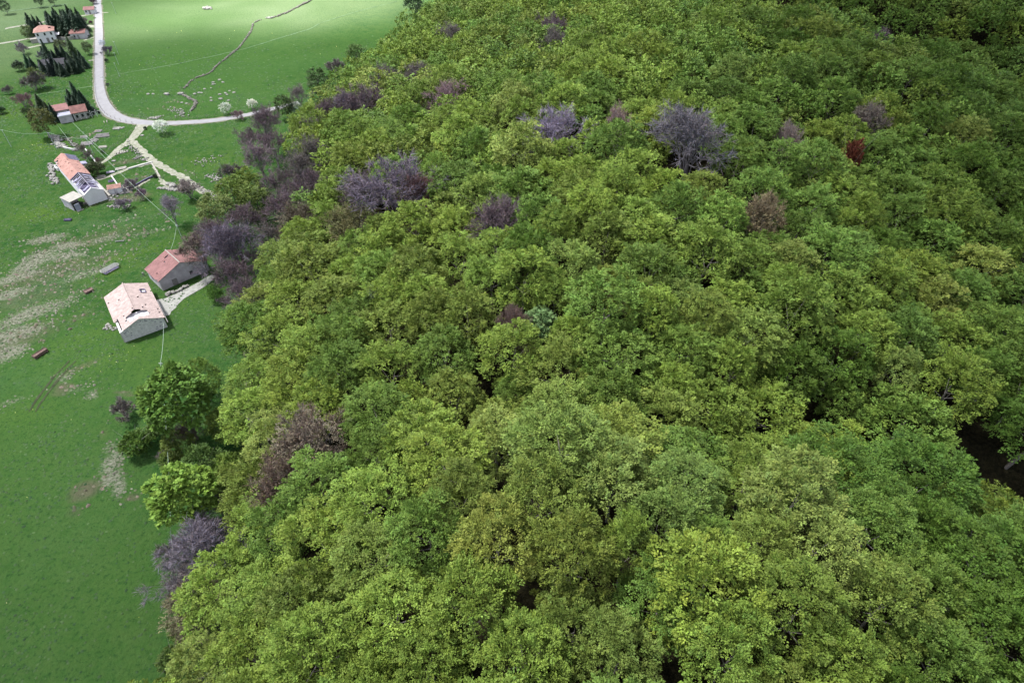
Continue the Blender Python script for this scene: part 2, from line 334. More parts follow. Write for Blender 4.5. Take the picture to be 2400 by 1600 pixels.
ribbon('farm_track', [(231,31,1.92),(243,30,1.60),(254,30,0.96)], M_GRAVEL, .005, .15, seed=9)
ribbon('driveway', [(231,63,4.40),(214,62,3.68),(196,60,3.20)], M_GRAVEL, .006, .15, seed=10)
ribbon('driveway', [(231,140,1.28),(208,143,1.28)], M_GRAVEL, .006, .1, seed=11)
ribbon('driveway', [(231,84,1.28),(196,95,0.96)], M_GRAVEL, .006, .1, seed=12)
ribbon('cattle_path', [(262,176,0.40),(330,165,0.48),(430,148,0.48),(560,118,0.56),(640,95,0.56),(722,70,0.64),(760,52,0.56),(860,22,0.56),(930,4,0.48)], M_FAINT, .004, .1, seed=13)
ribbon('cattle_path', [(70,224,0.48),(150,213,0.48),(222,203,0.48)], M_FAINT, .004, .1, seed=14)
ribbon('cattle_path', [(10,28,1.20),(100,18,1.20),(170,8,1.20)], M_FAINT, .004, .1, seed=15)
M_RUT = mat('wheel_rut', (.030,.040,.015), scale=1, vary=.4)
for k, dx in enumerate((0, 15)):
    ribbon('wheel_rut', [(162+dx,845,.3),(130+dx,880,.45),(105+dx,910,.45),(80+dx,945,.4),(68+dx,965,.25)], M_RUT, .004, .06, seed=16+k)
# cracked stone forecourt beside the pale barn
def patch(name, px, m, lift=.03):
    p = [W(*q) for q in px]; v = [(x, y, g1(x, y)+lift+.04) for x, y in p]
    cx = sum(q[0] for q in v)/len(v); cy = sum(q[1] for q in v)/len(v)
    me = bpy.data.meshes.new(name); me.from_pydata(v, [], [tuple(range(len(v)))]); me.update()
    if me.polygons[0].normal.z < 0: me.flip_normals()
    return tag(link(name, me, m), kind='structure')
M_SLAB = mat('stone_slab', (.24,.245,.23), scale=.9, vary=.25, bump=.3)
patch('forecourt', [(368,703),(388,700),(412,690),(440,676),(470,660),(496,645),(507,648),(488,668),(462,683),(432,700),(418,713),(412,722),(401,730),(398,738),(386,740),(378,722)], M_SLAB)

# ------------------------------------------------------------------ foliage builders
def nz(a): return a/np.maximum(np.linalg.norm(a, axis=-1, keepdims=True), 1e-9)
UP = np.array([0, 0, 1.0])
def leaf_quads(pos, axis, nrm, ln, wd):
    side = nz(np.cross(nrm, axis)); axis = nz(axis)
    a = pos-axis*ln[:,None]*.5; b = pos+side*wd[:,None]*.5; c = pos+axis*ln[:,None]*.55; d = pos-side*wd[:,None]*.5
    V = np.stack([a, b, c, d], 1).reshape(-1, 3); n = len(pos)
    return V, np.arange(n*4).reshape(n, 4)
def crown_mesh(name, seed, Rx=4.9, z0=3.5, z1=14.0, lobes=24, sprays=34, per=15, leaf=.27, lobe_r=(1.3,2.1), low=-.45, hue=.045, bare=0.0, spray_len=1.15):
    r = np.random.default_rng(seed)
    cz = (z0+z1)/2; hz = (z1-z0)/2
    i = np.arange(lobes)+.5; zz = 1-(1-low)*i/lobes; ph = i*2.39996+r.uniform(0, 6)
    zz = np.clip(zz+r.normal(0, .06, lobes), low, 1); rr = np.sqrt(1-zz*zz)
    D = np.stack([rr*np.cos(ph), rr*np.sin(ph), zz], 1); D = nz(D+r.normal(0, .12, D.shape))
    lr = r.uniform(*lobe_r, lobes)
    sc = r.uniform(.80, 1.10, lobes)[:,None]
    LC = D*np.array([Rx-1.5, Rx-1.5, hz-1.5])*sc+np.array([0, 0, cz])
    lt = r.normal(0, 1, lobes)
    n = lobes*sprays; li = np.repeat(np.arange(lobes), sprays)
    d = nz(r.normal(0, 1, (n, 3))+D[li]*1.0+UP*.55)
    base = LC[li]+d*(lr[li]*r.uniform(.62, 1.0, n))[:,None]
    if bare:
        keep = r.random(n) > bare; d, base, li = d[keep], base[keep], li[keep]; n = len(li)
    ax = nz(d*np.array([1, 1, .45])+r.normal(0, .28, (n, 3)))
    nr = nz(UP*.75+d*.55+r.normal(0, .22, (n, 3))); sd = nz(np.cross(nr, ax)); nr = nz(np.cross(ax, sd))
    L = r.uniform(.7, 1.25, n)*spray_len; Wd = L*r.uniform(.32, .5, n)
    m = n*per; si = np.repeat(np.arange(n), per)
    t = r.random(m)**.8; w = r.uniform(-1, 1, m)
    pos = base[si]+ax[si]*(L[si]*t)[:,None]+sd[si]*(Wd[si]*w*(1.05-.7*t))[:,None]+nr[si]*r.normal(0, .07, m)[:,None]-UP*(.22*(t**2)*L[si])[:,None]
    la = nz(ax[si]+sd[si]*(w*.9)[:,None]+r.normal(0, .25, (m, 3)))
    ln = nz(nr[si]+r.normal(0, .42, (m, 3)))
    s = r.uniform(.7, 1.3, m)*leaf
    V, Q = leaf_quads(pos, la, ln, s*1.25, s*.85)
    sv = 1+r.normal(0, .17, n)+lt[li]*.06; hv = r.normal(0, hue, n)
    leafv = sv[si]*(1+r.normal(0, .12, m)); lh = hv[si]
    col = np.stack([leafv*(1+lh), leafv, leafv*(1-lh*.5)], 1)
    return V, Q, np.repeat(np.clip(col, .3, 2), 4, axis=0)
def branchy(name, seed, H=12.0, spread=4.2, limbs=6, twigs=7, depth=3, tw=.035, split=.22, trunk_r=.22, bushy=False):
    """vase-shaped bare tree: returns (thick segments mesh, fine twig mesh)"""
    r = np.random.default_rng(seed); thick = MB(); segs = []
    def grow(p, d, L, rad, lev):
        p1 = p+d*L*.5+Vector(r.normal(0, .05*L, 3)); d2 = (d+Vector(r.normal(0, .14, 3))+Vector((0, 0, .10))).normalized(); p2 = p1+d2*L*.5
        thick.tube(p, p1, rad, rad*.82, 4 if lev < 2 else 3); thick.tube(p1, p2, rad*.82, rad*.62, 4 if lev < 2 else 3)
        if lev >= depth:
            for q, dd in ((p1, d2), (p2, d2)): segs.append((q, dd, L))
            segs.append((p2, d2, L)); return
        k = 3 if lev else 4; L *= 1.0
        for j in range(k):
            dev = Vector(r.normal(0, .42, 3)); nd = (d2+dev+Vector((0, 0, .06))).normalized()
            grow(p2 if j < 2 else p1.lerp(p2, float(r.uniform(.2, .9))), nd, L*float(r.uniform(.62, .82)), rad*.55, lev+1)
    top = H*split
    lean = Vector((float(r.normal(0, .05)), float(r.normal(0, .05)), 1))
    if not bushy: thick.tube((0, 0, -.6), lean*top, trunk_r*1.25, trunk_r, 7)
    for i in range(limbs):
        a = i*2*math.pi/limbs+r.uniform(-.4, .4); out = r.uniform(.25, .85)*spread/H*1.35
        if i == 0: out *= .2
        d = Vector((math.cos(a)*out, math.sin(a)*out, 1)).normalized()
        grow(lean*top*float(r.uniform(.75, 1)) if not bushy else Vector((0, 0, -.1)), d, (H-top)*.40*float(r.uniform(.85, 1.1)), trunk_r*.55, 0)
    P = []; A = []
    for q, dd, L in segs:
        for j in range(twigs):
            P.append(q); A.append((dd+Vector(r.normal(0, .55, 3))+Vector((0, 0, .1))).normalized()*L*float(r.uniform(.4, .9)))
    P = np.array(P); A = np.array(A); n = len(P)
    # each twig forks twice: thin tapered blades
    P2 = [P, P+A*.35, P+A*.6, P+A*.5]; A2 = [A, (A+np.linalg.norm(A, axis=1, keepdims=True)*r.normal(0, .5, A.shape))*.6, (A+np.linalg.norm(A, axis=1, keepdims=True)*r.normal(0, .5, A.shape))*.5, (A+np.linalg.norm(A, axis=1, keepdims=True)*r.normal(0, .6, A.shape))*.5]
    P = np.concatenate(P2); A = np.concatenate(A2); n = len(P)
    s = nz(np.cross(A, r.normal(0, 1, A.shape)))*tw
    V = np.stack([P-s, P+s, P+A], 1).reshape(-1, 3); T = np.arange(n*3).reshape(n, 3)
    v = np.clip(1+r.normal(0, .18, n), .5, 1.6); hsh = r.normal(0, .07, n)
    col = np.repeat(np.stack([v*(1+hsh), v, v*(1-hsh)], 1), 3, axis=0)
    return thick, V, T, col
def conifer_mesh(seed, H=13.0, Rb=3.6, layers=24):
    r = np.random.default_rng(seed); P = []; A = []; N = []; S = []
    for l in range(layers):
        t = l/(layers-1); z = H*(.07+.90*t); rad = Rb*(1-t)**.85*r.uniform(.82, 1.12)+.12
        nb = int(7+12*(1-t))
        for b in range(nb):
            a = b*2*math.pi/nb+r.uniform(-.3, .3); rl = rad*r.uniform(.72, 1.12)
            out = np.array([math.cos(a), math.sin(a), 0]); k = int(5+rl*7)
            for q in range(k):
                u = (q+.6)/k; w = r.uniform(-1, 1)*.30*(1.15-u)*rl*.7
                side = np.array([-out[1], out[0], 0])
                P.append(out*rl*u+side*w+np.array([0, 0, z-.38*rl*u*u+.16*rl*u+r.normal(0, .05)])); A.append(out+side*np.sign(w)*.7+np.array([0, 0, -.35])); N.append(np.array([0, 0, 1])+out*.35+r.normal(0, .35, 3)); S.append(r.uniform(.22, .42)*(1.2-.4*u))
    P = np.array(P); A = nz(np.array(A)); N = nz(np.array(N)); S = np.array(S)*1.5
    V, Q = leaf_quads(P, A, N, S*1.5, S*.75)
    v = np.clip(1+r.normal(0, .22, len(P)), .4, 1.8); return V, Q, np.repeat(np.stack([v, v, v], 1), 4, axis=0)

def trunk_mesh(seed, H=10.0, r0=.24, limbs=5):
    r = np.random.default_rng(seed); m = MB(); p = Vector((0, 0, -.8)); q = Vector((float(r.normal(0, .2)), float(r.normal(0, .2)), H*.45)); e = Vector((float(r.normal(0, .4)), float(r.normal(0, .4)), H*.9))
    m.tube(p, q, r0*1.2, r0*.8, 7); m.tube(q, e, r0*.8, r0*.25, 6)
    for i in range(limbs):
        a = i*6.283/limbs+r.uniform(-.4, .4); t = r.uniform(.0, .7); b = q.lerp(e, float(t)); L = r.uniform(2.2, 3.4)
        m.tube(b, b+Vector((math.cos(a)*L, math.sin(a)*L, L*.75)), r0*.4, r0*.1, 4)
    return m
PROTO = {}
def proto(kind, crown, trunk, cmat, tmat=None):
    """keep mesh data for one kind of tree: a list of (trunk mesh, crown mesh)"""
    me_c = crown if isinstance(crown, bpy.types.Mesh) else quick_mesh(kind+'_crown', *crown)
    if not me_c.materials: me_c.materials.append(cmat)
    me_t = bpy.data.meshes.new(kind+'_trunk'); me_t.from_pydata([tuple(v) for v in trunk.v], [], trunk.f); me_t.update(); me_t.materials.append(tmat or M_BARK)
    PROTO.setdefault(kind, []).append((me_t, me_c))
for s in range(10):
    proto('beech', crown_mesh('beech', 100+s, Rx=5.2+.25*(s % 3), z0=3, z1=13.8+.3*(s % 4), lobes=20+s % 6, sprays=31, per=24, leaf=.195+.010*(s % 3), lobe_r=(1.1,2.0), spray_len=1.35), trunk_mesh(s), M_LEAF)
for s in range(3):
    proto('lime', crown_mesh('lime', 200+s, Rx=4.6, lobes=26, sprays=30, per=10, leaf=.40, spray_len=.8, lobe_r=(1.0,1.7)), trunk_mesh(20+s), M_LEAF)
for s in range(3):
    proto('young', crown_mesh('young', 300+s, Rx=3.4, z0=1.2, z1=9.0, lobes=17, sprays=26, per=13, leaf=.24, lobe_r=(.8,1.5), low=-.75), trunk_mesh(30+s, H=7, r0=.15), M_LEAF)
for s in range(3):
    proto('shrub', crown_mesh('shrub', 400+s, Rx=2.6, z0=.0, z1=4.0, lobes=14, sprays=24, per=10, leaf=.22, lobe_r=(.6,1.1), low=-.5, spray_len=.7), trunk_mesh(40+s, H=2.6, r0=.1), M_LEAF)
for s in range(3):
    proto('blossom', crown_mesh('blossom', 500+s, Rx=2.9, z0=.9, z1=5.6, lobes=16, sprays=22, per=9, leaf=.20, lobe_r=(.7,1.2), low=-.6, bare=.15, spray_len=.8), trunk_mesh(50+s, H=4.5, r0=.12), M_LEAF)
M_BRANCH = mat('pale_branch', (.17,.155,.165), scale=3, vary=.3)
for s in range(4):
    th, V_, T_, c_ = branchy('bare', 600+s, H=12, limbs=7, twigs=3, depth=3, tw=.03)
    proto('bare', (V_, T_, c_), th, M_TWIG, M_BRANCH)
for s in range(3):
    th, V_, T_, c_ = branchy('scrub', 650+s, H=4.2, spread=2.6, limbs=7, twigs=5, depth=2, tw=.03, trunk_r=.09, bushy=True)
    proto('scrub', (V_, T_, c_), th, M_TWIG, M_BRANCH)
for s in range(4):
    tr_ = MB(); tr_.tube((0, 0, -.4), (0, 0, 12.2), .22, .03, 6)
    proto('spruce', conifer_mesh(700+s), tr_, M_NEEDLE)
for s in range(3):                        # half-leafed: branches with sparse opening leaves
    th, V_, T_, c_ = branchy('half', 750+s, H=11.5, limbs=6, twigs=4, depth=3)
    cv, cq, cc = crown_mesh('halfl', 760+s, Rx=4.4, z0=3, z1=12.3, lobes=20, sprays=20, per=9, leaf=.17, bare=.1)
    tri = np.concatenate([cq[:, [0, 1, 2]], cq[:, [0, 2, 3]]])
    proto('half', (np.concatenate([V_, cv]), np.concatenate([T_, tri+len(V_)]), np.concatenate([c_*np.array([1.05, .95, 1.1]), cc])), th, M_TWIG, M_BRANCH)
NOMH = {'beech': (13.8, 5.0), 'lime': (14, 4.7), 'young': (9, 3.5), 'shrub': (4, 2.6), 'blossom': (5.6, 3.0), 'bare': (12, 4.6), 'scrub': (4.2, 2.8), 'spruce': (13, 2.9), 'half': (12, 4.6)}
for k_, lst in PROTO.items():
    rr_, hh_ = [], []
    for mt_, mc_ in lst:
        co = np.empty(len(mc_.vertices)*3, dtype=np.float32); mc_.vertices.foreach_get('co', co); co = co.reshape(-1, 3)
        rr_.append(np.percentile(np.hypot(co[:,0], co[:,1]), 95)); hh_.append(np.percentile(co[:,2], 99.7))
    if k_ not in ('beech', 'spruce'): NOMH[k_] = (float(np.mean(hh_)), float(np.mean(rr_)))
print(NOMH)
BASE_NAME = {'beech': 'leafy_tree', 'lime': 'leafy_tree', 'young': 'young_tree', 'shrub': 'shrub', 'blossom': 'blossom_tree', 'bare': 'bare_tree', 'scrub': 'bare_shrub', 'spruce': 'spruce_tree', 'half': 'budding_tree'}
CATN = {'shrub': 'shrub', 'scrub': 'shrub'}
count = {}
def tree(kind, x, y, scale, col, label, group, rz=None, zs=1.0, var=None):
    k = count.get(kind, 0); count[kind] = k+1
    var = (k*7+int(abs(x)*3)) % len(PROTO[kind]) if var is None else var
    mt, mc = PROTO[kind][var]
    e = empty(BASE_NAME[kind], (x, y, g1(x, y)), rng.uniform(0, 6.28) if rz is None else rz, label, CATN.get(kind, 'tree'), group)
    e.scale = (scale, scale, scale*zs)
    link('trunk' if kind not in ('shrub','scrub') else 'stem', mt, None, e); c = link('crown' if kind not in ('bare','scrub') else 'branches', mc, None, e); c.color = (*col, 1)
    return e
def place_px(px, py, h, frac=.62):
    """ground point of a tree of height h whose crown centre shows at px, py"""
    g = 0
    for _ in range(12):
        x, y = W(px, py, g+h*frac); g = .5*g+.5*g1(x, y)
    return x, y, g
# leaf colours
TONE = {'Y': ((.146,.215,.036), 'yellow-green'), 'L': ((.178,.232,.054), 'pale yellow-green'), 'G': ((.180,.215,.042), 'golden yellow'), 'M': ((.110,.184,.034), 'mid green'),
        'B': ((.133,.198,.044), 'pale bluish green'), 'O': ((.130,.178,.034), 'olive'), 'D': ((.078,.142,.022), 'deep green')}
LILAC = (.130,.108,.142); GREYB = (.13,.115,.11); MAUVE = (.118,.088,.102); RUSTB = (.22,.12,.10)
LAND = []          # landmarks for labels: (px, py, phrase)

# ---- named bare and odd trees in and beside the wood: (kind, px, py, width px, colour, label)
SPECIAL = [
 ('bare', 1625,312,160,(.125,.115,.135),'large bare grey-purple tree standing dark in the upper right canopy','large bare tree high in the wood'),
 ('bare', 925,420,150,LILAC,'biggest bare lilac tree with forked limbs, left of the middle canopy','biggest bare lilac tree'),
 ('bare', 985,440,80,(.17,.10,.10),'reddish bare tree against the right flank of the biggest lilac tree',None),
 ('bare', 840,440,80,MAUVE,'slim bare mauve tree just left of the biggest lilac tree',None),
 ('bare', 1160,508,110,MAUVE,'solitary bare mauve tree right of the biggest lilac tree','solitary bare mauve tree'),
 ('bare', 1305,290,110,(.21,.18,.25),'bare grey-lilac tree in the upper middle canopy','bare grey-lilac tree of the upper middle'),
 ('bare', 1450,280,55,(.24,.17,.17),'small brownish bare crown between two larger bare trees',None),
 ('bare', 555,580,130,LILAC,'tall bare violet tree right of the red barn roof','violet tree beside the red barn'),
 ('bare', 500,560,100,MAUVE,'bare purple tree overhanging the red barn roof',None),
 ('bare', 545,650,90,MAUVE,'bare purple tree at the wood edge below the violet tree',None),
 ('bare', 600,705,80,GREYB,'brown-grey bare tree at the wood edge right of the pale barn',None),
 ('bare', 660,500,100,MAUVE,'bare mauve tree amid the wood edge above the violet tree','mauve trees of the left edge'),
 ('bare', 690,460,80,MAUVE,'narrow bare mauve tree behind another at the left wood edge',None),
 ('bare', 620,300,90,MAUVE,'bare purple tree where the lane meets the wood','purple tree where the lane enters the wood'),
 ('bare', 610,375,80,(.18,.135,.16),'dark purple bare tree below the lane at the wood edge',None),
 ('bare', 735,350,70,GREYB,'grey bare tree inside the upper left wood edge',None),
 ('bare', 765,258,60,MAUVE,'bare mauve tree on the upper wood edge over the lane end',None),
 ('bare', 850,228,85,MAUVE,'wide bare mauve tree in the upper left canopy','wide bare mauve tree of the upper left'),
 ('bare', 810,240,60,LILAC,'thin bare lilac tree left of the wide mauve one',None),
 ('bare', 900,175,60,GREYB,'left one of two grey bare trees in the upper canopy',None),
 ('bare', 975,172,60,GREYB,'right one of two grey bare trees in the upper canopy',None),
 ('bare', 1050,225,80,(.22,.15,.17),'brown-purple bare tree below the pair of grey bare trees','brown-purple bare tree of the upper canopy'),
 ('bare', 1060,78,60,GREYB,'bare grey-brown tree near the top of the wood edge','bare tree near the top of the wood edge'),
 ('bare', 1295,55,55,MAUVE,'small bare tree near the top middle of the wood','small bare tree at the top middle'),
 ('bare', 1300,85,45,GREYB,'faint bare crown just below the small top middle bare tree',None),
 ('bare', 1205,745,56,(.16,.11,.10),'thin bare reddish-brown tree beside the pale bluish tree','reddish bare tree of the centre'),
 ('half', 720,1030,170,(.14,.12,.085),'half-bare pinkish-brown tree in the lower left canopy','half-bare tree of the lower left canopy'),
 ('half', 660,1130,120,(.15,.12,.085),'brownish half-bare tree below the pinkish half-bare one',None),
 ('half', 825,520,120,(.12,.125,.05),'green-brown half-leafed tree showing pale boughs',None),
 ('bare', 2060,95,50,(.15,.12,.13),'dark bare crown in the upper right canopy','dark bare crown in the upper right'),
 ('bare', 1850,330,65,(.20,.16,.15),'small brown-grey bare tree right of the large bare tree',None),
 ('half', 2035,275,80,(.13,.115,.09),'dull grey-brown half-leafed tree of the upper right',None),
 ('half', 1790,500,110,(.15,.13,.07),'brown-tinged half-leafed tree in the right canopy',None),
 ('shrub', 2000,357,48,(.16,.055,.035),'small rust red crown alone in the green upper right canopy','rust red crown'),
 ('bare', 475,1290,175,(.17,.15,.185),'sprawling bare lilac tree at the lower wood edge beside the meadow','sprawling lilac tree at the lower edge'),
 ('bare', 530,1190,75,GREYB,'pale grey bare tree right above the sprawling lilac tree',None),
 ('scrub', 400,1285,70,GREYB,'faint grey bare shrub left of the sprawling lilac tree',None),
 ('half', 460,1420,140,(.17,.165,.09),'olive-grey half-leafed tree below the sprawling lilac tree',None),
 ('half', 455,1370,110,(.19,.17,.16),'greyish half-leafed tree touching the sprawling lilac tree',None),

 ('bare', 520,600,95,LILAC,'violet bare tree in front of the tall violet one',None),
 ('bare', 590,620,80,MAUVE,'mauve bare tree right of the tall violet tree',None),
 ('bare', 570,520,85,MAUVE,'dusky bare tree above the tall violet tree',None),
 ('bare', 640,560,75,GREYB,'grey bare tree two crowns right of the tall violet tree',None),
 ('bare', 660,430,75,MAUVE,'mauve bare tree in the belt midway between lane and red barn',None),
 ('bare', 700,385,70,GREYB,'grey bare tree in the belt under the lane end',None),
 ('bare', 640,340,80,MAUVE,'purple bare tree right below the lane end',None),
 ('bare', 585,330,60,MAUVE,'outermost purple bare tree below the lane',None),
 ('bare', 730,420,60,MAUVE,'small mauve bare tree inside the left belt',None),
 ('bare', 560,690,75,MAUVE,'mauve bare tree at the foot of the belt near the forecourt',None),
 ('half', 700,510,90,(.12,.11,.07),'green-brown budding tree inside the left belt',None),
 ('bare', 720,300,60,MAUVE,'mauve bare tree a little inside the wood by the lane end',None),
 ('bare', 700,225,50,GREYB,'grey bare tree on the edge above the lane end',None),
 ('bare', 430,1345,120,(.165,.15,.175),'wide lilac tree leaning over the lower meadow edge',None),
 ('bare', 500,1250,110,LILAC,'tall lilac tree behind the sprawling one',None),
 ('lime', 435,1165,150,(.150,.250,.040),'bright large-leafed tree bulging into the lower meadow','bright large-leafed tree'),
 ('lime', 1265,765,85,(.120,.200,.075),'pale mint green tree in the middle of the wood','pale mint green tree'),
 ('lime', 415,940,150,(.090,.170,.028),'broad green tree at the wood edge below the pale barn','broad green tree below the barn'),
 ('beech', 470,890,80,(.085,.150,.022),'green tree between the broad edge tree and the wood',None),
 ('young', 415,1040,70,(.085,.12,.024),'young olive tree under the broad green edge tree',None),
 ('young', 475,1085,95,(.055,.10,.022),'dark young tree above the bright large-leafed tree',None),
 ('half', 440,1010,60,(.13,.10,.085),'small brown half-bare tree under the broad green edge tree',None),
 ('shrub', 315,1035,70,(.055,.105,.016),'round dark green bush alone on the meadow edge','round dark bush'),
 ('scrub', 285,960,60,GREYB,'bare brown-grey thicket on the meadow above the round bush',None),
 ('young', 500,680,36,(.055,.125,.018),'small ivy green column tree beside the forecourt',None),
 ('young', 505,495,90,(.115,.155,.045),'rounded grey-green tree right of the cable pole','rounded grey-green edge tree'),
 ('young', 545,450,80,(.100,.150,.030),'green tree at the wood edge where the track enters',None),
 ('young', 580,430,70,(.110,.160,.030),'yellowish tree at the left wood edge above the grey-green one',None),
 ('young', 600,470,80,(.085,.125,.026),'dark olive tree in the left wood edge behind the grey-green one',None),
 ('scrub', 545,400,55,GREYB,'grey bare shrub at the meadow corner beside the wood',None),
 ('young', 530,990,90,(.110,.165,.030),'olive-green young tree filling the edge behind the broad green tree',None),
 ('young', 545,1100,95,(.095,.150,.026),'green young tree behind the bright large-leafed tree',None),
 ('young', 520,1160,70,(.080,.125,.024),'dark green young tree above the tall lilac tree',None),
 ('shrub', 370,1000,50,(.060,.105,.022),'green bush between the round dark bush and the broad tree',None),
 ('shrub', 395,1075,50,(.075,.12,.026),'small green bush above the bright large-leafed tree',None),
 ('scrub', 385,1060,40,GREYB,'brown bare shrub left of the small green bush',None),
 ('shrub', 420,1470,60,(.085,.135,.030),'green bush at the meadow edge below the lilac trees',None),
 ('shrub', 400,1540,60,(.070,.115,.026),'dark bush at the lower left corner of the wood edge',None),
 ('young', 540,1330,80,(.115,.165,.030),'young green tree between the lilac trees and the wood',None),
 ('bare', 400,490,60,(.20,.18,.21),'lone bare grey-lilac tree between the ruin and the cable pole','lone bare tree by the cable'),
 ('scrub', 438,440,55,(.24,.21,.20),'bare grey shrub growing over the dirt track',None),
 ('half', 465,585,90,(.12,.10,.08),'brown half-bare tree leaning over the red barn',None),
 ('young', 665,245,45,(.045,.075,.022),'dark small tree beside the lane at the wood edge',None),
 ('blossom', 690,255,36,(.20,.25,.18),'pale grey-green tree behind the lane end',None),
 ('young', 745,190,55,(.045,.080,.025),'dark green tree on the upper wood edge',None),
 ('scrub', 785,155,45,GREYB,'grey bare shrub on the upper wood edge',None),
 ('young', 835,130,50,(.075,.13,.035),'green tree in front of the upper wood edge',None),
 ('young', 965,2,40,(.018,.04,.018),'very dark tree at the far top end of the wood edge',None),
 ('young', 990,28,45,(.03,.055,.022),'dark tree just below the far top end of the wood edge',None),
 ('blossom', 875,700,34,(.26,.29,.24),'white flowering tree scattered in the left middle canopy','white flowering tree'),
]
occupied = []      # (x, y, r)
GAPS_PX = [(1108,985,3.4),(1003,600,2.2),(1075,675,1.4),(1660,1092,3.2),(1080,1400,1.2),(1325,600,1.2),(1420,640,1.5),(2262,1205,4.5),(2150,1160,4.0),(2105,1140,4.0),(1930,1060,2.5),(2245,1065,2.2),(1520,1210,1.3),(1210,1440,1.8),(1395,1225,1.3),(1140,1135,1.5),(2395,1210,4.5),(2330,1215,4),(1845,1180,1.3),(1975,1070,3)]
GAPN = {0:'tall dark gap left of centre',7:'widest dark hollow at the right',3:'dark gap right of centre',1:'dark gap in the upper middle',11:'dark opening at the right border'}
gaps = []
for i, (px, py, r_) in enumerate(GAPS_PX):
    g = 15
    for _ in range(12): x, y = W(px, py, g+7); g = .5*g+.5*g1(x, y)
    gaps.append((x, y, r_*.58+1.2))
    if i in GAPN: LAND.append((px, py, GAPN[i]))
for kind, px, py, wpx, col, label, land in SPECIAL:
    h, rad = NOMH[kind]; sc = 1.0
    for _ in range(4):
        x, y, g = place_px(px, py, h*sc); s = proj(x, y, g+h*sc*.6)[2]; sc = .5*sc+.5*(wpx/s)/(2*rad)
    zs = 1.0
    inwood = edge_dist(x, y) > 2; sc *= (1.25 if inwood and kind == 'bare' else 1.05 if kind == 'bare' else 1)
    if kind in ('bare', 'half') and inwood: zs = float(np.clip(15.2/(h*sc), .9, 1.9))
    if kind == 'shrub' and inwood: zs = 1.0
    if label.startswith('small rust') or 'flowering' in label:
        zs = 13.2/(h*sc)
    if zs != 1.0: x, y, g = place_px(px, py, h*sc*zs, .75)
    tree(kind, x, y, sc, col, label, None, zs=zs)
    occupied.append((x, y, max(1.6, rad*sc*(.98 if inwood else .6))))
    if land: LAND.append((px, py, land))

# ---- beech canopy: the big foreground crowns first, then fill
BIG = [(620,1240,170,'Y'),(630,1400,190,'Y'),(590,1530,190,'Y'),(480,1575,110,'L'),(760,1270,210,'Y'),(720,1420,180,'O'),(880,1180,190,'Y'),(875,1310,190,'O'),(745,1545,220,'Y'),(930,1450,220,'Y'),(1010,1560,180,'Y'),
 (1045,1080,190,'Y'),(1165,1040,160,'L'),(1165,1300,185,'G'),(1080,1180,150,'O'),(1010,1270,160,'M'),(1265,1200,180,'O'),(1340,1330,190,'O'),(1235,1560,190,'Y'),(1110,1440,190,'Y'),(1350,1470,170,'O'),
 (1440,1130,190,'L'),(1600,1150,180,'B'),(1545,1250,160,'B'),(1650,1380,240,'Y'),(1540,1420,150,'M'),(1440,1545,160,'B'),(1850,1185,210,'L'),(1905,1310,190,'L'),(1850,1440,230,'Y'),(1770,1290,150,'O'),(2040,1250,190,'M'),
 (2150,1400,200,'M'),(2320,1330,250,'D'),(2330,1490,230,'D'),(2050,1430,200,'O'),(2180,1560,190,'M'),(1700,1550,190,'Y'),(1960,1560,180,'Y'),(2160,1255,150,'D')]
trees = []
def hue_field(x, y, px):
    f = .8*math.sin(x*.05+1.3)*math.cos(y*.04)+.5*math.sin(x*.12+y*.09)+.15
    return f
occ = list(occupied)
def ok(x, y, r_):
    for a, b, q in gaps:
        if (x-a)**2+(y-b)**2 < (q+r_*.45)**2: return False
    for a, b, q in occ:
        if (x-a)**2+(y-b)**2 < (.79*(q+r_))**2: return False
    return True
for px, py, wpx, tone in BIG:
    sc = 1.0
    for _ in range(3):
        x, y, g = place_px(px, py, 13.8*sc, .68); s = proj(x, y, g+9)[2]; sc = float(np.clip(.5*sc+.5*(wpx/s)/10.6, .7, 1.35))
    trees.append([x, y, sc, tone]); occ.append((x, y, 4.4*sc))
r = random.Random(11)
for target in (4.7, 4.0, 3.4, 2.7):
    for _ in range(9000 if target > 3 else 5000):
        y = r.uniform(6, 430); x = r.uniform(-95, 40+y*1.0)
        rad = target*r.uniform(.85, 1.18)
        ed = float(edge_dist(x, y))
        if ed < 0.5 or x > 330: continue
        rd, rp = seg_dist(np.array(x), np.array(y), RAV)
        if rd < 1.5: continue
        if not ok(x, y, rad): continue
        pxx, pyy, s = proj(x, y, 25)
        if not (-200 < pxx < 2650 and -160 < pyy < 2150): continue
        occ.append((x, y, rad))
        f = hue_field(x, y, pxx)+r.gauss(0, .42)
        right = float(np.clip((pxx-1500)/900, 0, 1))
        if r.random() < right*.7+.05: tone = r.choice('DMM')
        elif f > .8: tone = r.choice('YYL')
        elif f > -.1: tone = r.choice('YYM')
        elif f > -.8: tone = r.choice('OMY')
        else: tone = r.choice('MMOOB')
        trees.append([x, y, rad/4.5, tone])
T = []
for x, y, sc, tone in trees:
    g = g1(x, y); hv = r.uniform(.88, 1.16); h = 13.8*(.55+.45*sc)*hv
    px, py, s = proj(x, y, g+h*.8)
    T.append(dict(hv=hv, x=x, y=y, sc=sc, zs=(.55+.45*sc)/sc, tone=tone, px=px, py=py, size=s*10*sc, inn=(-80 < px < 2480 and -35 < py < 1960)))
T.sort(key=lambda t: (-t['inn'], -t['size']))
IND = T[:300]; REST = T[300:]
print('beeches', len(T), 'in frame', sum(t['inn'] for t in T))
